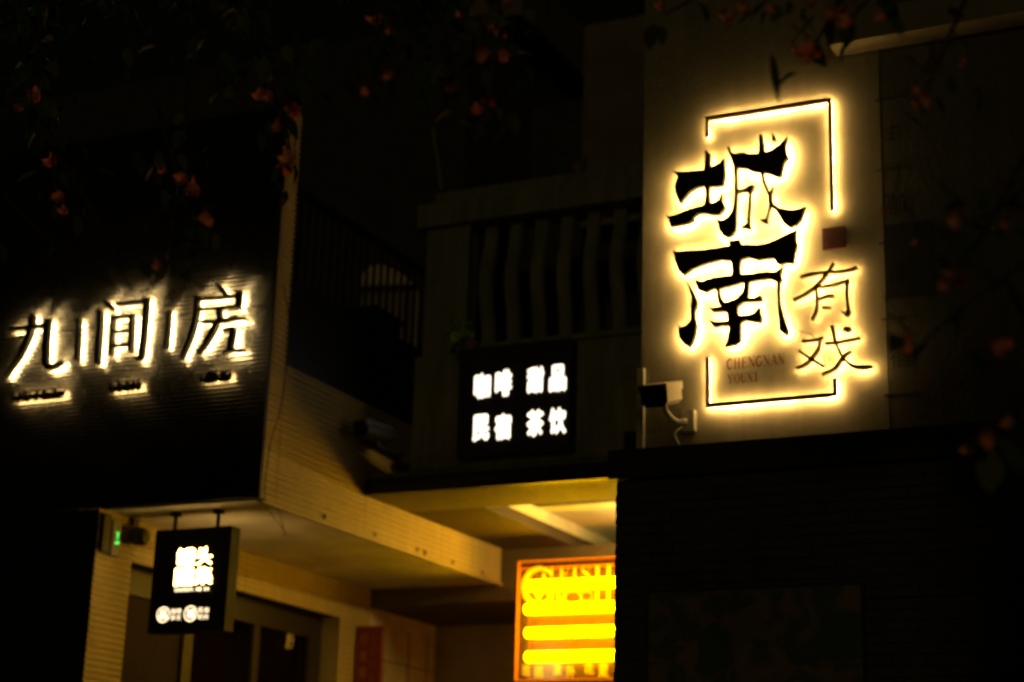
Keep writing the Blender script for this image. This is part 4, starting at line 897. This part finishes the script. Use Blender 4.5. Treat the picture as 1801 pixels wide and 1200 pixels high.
V, F = tube_vf([(XD+.1205, 9.788, 3.722), (XD+.123, 9.788, 3.722)], [.042, .036], 18)
mesh_obj('grille', V, F, M_blackm, sp)
box('bracket', XD+.001, XD+.02, 9.77, 9.83, 3.80, 3.86, M_blackm, sp)
rb = empty('couplet_board', (-7.52, 12.88, 2.3), 'narrow dark red board with two columns of characters at the passage corner', 'board')
box('board', -7.645, -7.40, 12.86, 12.89, 1.9, 3.52, M_redboard, rb, bev=.004)
for k, ch in enumerate('行本常相'):
    z = 3.36-k*.135; glyph('board_character', ch, -7.60, -7.535, z, z+.095, 12.858, M_gold, rb)
for k, ch in enumerate('書香門第和'):
    z = 3.375-k*.11; glyph('board_character', ch, -7.50, -7.455, z, z+.07, 12.858, mat('dull_print', (0.2, 0.1, 0.05), 0.7), rb)

# cables
tag(tube('loose_cable', curve_pts([(-6.415, 9.575, 5.36), (-6.41, 9.66, 5.14), (-6.41, 9.68, 4.83), (-6.405, 9.63, 4.5), (-6.405, 9.55, 4.27), (-6.405, 9.51, 3.99), (-6.41, 9.53, 3.86)], 6), .004, M_cable), 'thin dark cable running down the cream return beside the black wall', 'cable')
tag(tube('loose_cable', curve_pts([(-6.42, 9.54, 3.86), (-6.46, 9.7, 3.80), (-6.47, 9.86, 3.735), (-6.475, 9.9, 3.70), (-6.48, 9.88, 3.74), (-6.485, 9.83, 3.84), (-6.49, 9.8, 3.86)], 6), .003, M_cable), 'thin cable loop drooping under the overhang corner', 'cable')
tag(tube('loose_cable', curve_pts([(-2.99, 9.46, 4.80), (-2.80, 9.46, 4.62), (-2.72, 9.46, 4.58), (-2.66, 9.46, 4.45), (-2.63, 9.46, 4.28)], 6), .0025, M_cable), 'hair-thin feed wire linking the small characters and the lower frame', 'cable')

# ------------------------------------------------------------------ leaves
def leaf_mesh(name, ln, wd, fold, curl, m_):
    V, F = [], []
    n = 6
    for i in range(n+1):
        t = i/n; w = wd*math.sin(math.pi*min(1, t*0.97+.02))**0.8*(1-.25*t)
        z = -curl*t*t
        V += [(-w, t*ln, z+fold*w), (0, t*ln, z), (w, t*ln, z+fold*w)]
    for i in range(n):
        a = 3*i
        F += [(a, a+1, a+4, a+3), (a+1, a+2, a+5, a+4)]
    me = bpy.data.meshes.new(name); me.from_pydata([Vector(v) for v in V], [], F)
    for p in me.polygons: p.use_smooth = True
    me.materials.append(m_); return me
def flower_mesh(name, seed, m_):
    rnd = random.Random(seed); V, F = [], []
    for k in range(4):
        a = 2*math.pi*k/4+rnd.uniform(-.35, .35); op = rnd.uniform(.5, 1.15); sc = rnd.uniform(.42, .6)
        R_ = Matrix.Rotation(a, 3, 'Z') @ Matrix.Rotation(op, 3, 'X')
        n = 5; base = len(V)
        for i in range(n+1):
            t = i/n; w = .34*sc*math.sin(math.pi*(0.06+0.94*t)**0.8)**.85 if i < n else .01
            for sx in (-1, -.5, 0, .5, 1):
                V.append(tuple(R_ @ Vector((sx*w, t*sc, .12*sc*sx*sx+.08*math.sin(t*5+k)*sc))))
        for i in range(n):
            for j in range(4):
                q = base+5*i+j; F.append((q, q+1, q+6, q+5))
    me = bpy.data.meshes.new(name); me.from_pydata([Vector(v) for v in V], [], F)
    for p in me.polygons: p.use_smooth = True
    me.materials.append(m_); return me
LEAVES = [leaf_mesh('leaf', 1, .30, .35, .22, M_leaf), leaf_mesh('leaf', 1, .26, .5, .35, M_leaf), leaf_mesh('leaf', 1, .33, .2, .1, M_leaf2)]
FLOWERS = [flower_mesh('flower', s, M_bract if s % 3 else M_bract2) for s in range(6)]
rnd = random.Random(8)
trees = {}
def tree(side, base, fork, label, ends):
    t = empty('flowering_tree', base, label, 'tree', 'flowering trees in front of the shops')
    tr = tube('trunk', curve_pts([base, (base[0]+.05, base[1]+.03, 1.4), (base[0]-.03, base[1]+.06, 2.8), fork], 6), [.16-.085*i/18 for i in range(19)], M_bark, t, 12)
    for en in ends:
        mid = (Vector(fork)+Vector(en))/2+Vector((0, 0, .25))
        tube('limb', curve_pts([Vector(fork)-Vector((0, 0, .05)), mid, en], 6), [.06-.04*i/12 for i in range(13)], M_bark, tr, 8)
    return t
tl = tree('left', (-5.15, 4.1, 0), (-5.1, 4.2, 4.6), 'flowering tree whose dark hanging sprays fill the upper left', [(-3.6, 4.35, 4.9), (-2.4, 4.3, 4.95), (-1.7, 4.3, 4.85)])
tr_ = tree('right', (0.35, 4.4, 0), (0.3, 4.4, 4.3), 'flowering tree whose pink sprays hang over the right edge', [(-.4, 4.35, 4.75), (-.9, 4.35, 4.8), (-.1, 4.3, 3.8)])
def put(me, name, p, rot, s, par):
    o = bpy.data.objects.new(name, me); COL.objects.link(o)
    o.parent = par; o.location = Vector(p)-ORG[par]; o.rotation_euler = rot; o.scale = (s, s, s)
    return o
for k, br in enumerate(BRANCHES):
    mean_x = sum(p[0] for p in br)/3
    par = tl if mean_x < -1.45 else tr_
    pts = curve_pts(br, 8)
    b = tube('branch', pts, [.009-.006*i/16 for i in range(17)], M_bark, par, 6)
    nl = (34 if k < 20 else 9) if par is tl else 9
    for j in range(nl):
        t = 1-(rnd.random()**1.3)*.85
        p = pts[min(16, int(t*16))]+Vector((rnd.uniform(-.09, .09), rnd.uniform(-.09, .09), rnd.uniform(-.07, .05)))
        if par is tl and p.z < 3.34: continue
        put(rnd.choice(LEAVES), 'leaf', p, (rnd.uniform(-1.6, -.2), rnd.uniform(-.6, .6), rnd.uniform(0, 6.28)), rnd.uniform(.05, .085), b)
for (x, y, z, s) in FLOWER_SPOTS:
    par = tl if x < -1.45 else tr_
    o_ = put(rnd.choice(FLOWERS), 'flower', (x, y, z), (rnd.uniform(.9, 2.2), rnd.uniform(-.5, .5), rnd.uniform(-.6, .6)), s*1.9, par)
    tube('twig', [(x, y+.005, z+.005), (x+rnd.uniform(-.03, .03), y+.02, z+.06), (x+rnd.uniform(-.06, .06), y+.03, z+.13)], [.0015, .002, .003], M_bark, par, 5)
put(LEAVES[1], 'leaf', (-1.242, 4.0, 3.621), (-1.62, 0.12, 3.4), .125, tr_).scale = (.05, .125, .1)
# one broad pale leaf low at the right edge, and the uncounted rest of the crowns above the frame
put(LEAVES[2], 'leaf', (-.741, 4.0, 2.555), (-1.45, 0.05, .35), .11, tr_)
def crown(par, boxes, n):
    V, F = [], []
    for _ in range(n):
        bx = rnd.choice(boxes)
        c = Vector([rnd.gauss((bx[i]+bx[i+3])/2, (bx[i+3]-bx[i])/4.2) for i in range(3)])
        R_ = Euler((rnd.uniform(-1.6, 1.6), rnd.uniform(-1, 1), rnd.uniform(0, 6.28))).to_matrix(); s = rnd.uniform(.045, .085)
        k = len(V)
        for q in ((0, 0, 0), (.28, .35, .08), (.22, .75, .02), (0, 1, -.12), (-.22, .75, .02), (-.28, .35, .08)):
            V.append(c+R_ @ (Vector(q)*s))
        F += [(k, k+1, k+2, k+3), (k, k+3, k+4, k+5)]
    mesh_obj('crown', V, F, M_leaf, par, kind='stuff')
crown(tl, [(-5.9, 3.6, 4.35, -4.2, 5.2, 5.6), (-4.4, 3.7, 4.5, -2.6, 4.9, 5.4), (-3.2, 3.9, 4.6, -1.5, 4.8, 5.3), (-5.5, 3.9, 3.9, -4.7, 4.6, 4.7)], 5200)
crown(tr_, [(-.6, 3.6, 4.3, 1.2, 5.2, 5.5), (-1.2, 3.9, 4.5, .2, 4.7, 5.2), (.0, 4.0, 2.6, .7, 4.6, 4.4)], 3000)

# plants on the balcony
def plant(loc, n, ln, label, droop, pot=True, fwd=.03):
    e = empty('balcony_plant', loc, label, 'plant')
    r2 = random.Random(int(loc[0]*1000))
    if pot:
        V, F = tube_vf([(loc[0], loc[1], loc[2]), (loc[0], loc[1], loc[2]+.06)], [.04, .055], 12)
        mesh_obj('pot', V, F, M_clay, e)
    for k in range(n):
        a = r2.uniform(0, 6.28); h = r2.uniform(.02, .16)+(.05 if pot else 0)
        tip = Vector(loc)+Vector((math.cos(a)*r2.uniform(.03, .1), math.sin(a)*r2.uniform(.03, .09)-fwd, h-droop*r2.random()))
        st = tube('stem', curve_pts([Vector(loc)+Vector((0, 0, .055 if pot else .01)), (Vector(loc)+tip)/2+Vector((0, 0, .05)), tip], 3), .003, M_potl, e, 5)
        for j in range(4):
            me = LEAVES[0]
            o = bpy.data.objects.new('leaf', POT); COL.objects.link(o); o.parent = st
            o.location = tip-ORG[st]; o.rotation_euler = (r2.uniform(-1.2, .5), r2.uniform(-.6, .6), r2.uniform(0, 6.28)); s = ln*r2.uniform(.7, 1.2); o.scale = (s, s, s)
POT = leaf_mesh('leaf', 1, .26, .3, .3, M_potl)
plant((-5.60, 10.80, 5.156), 13, .055, 'small leafy plant lit green on the top left corner of the black lightbox', .12, fwd=.17)
plant((-4.86, 10.93, 6.441), 9, .06, 'small trailing plant on the balcony ledge above the balusters', .16)
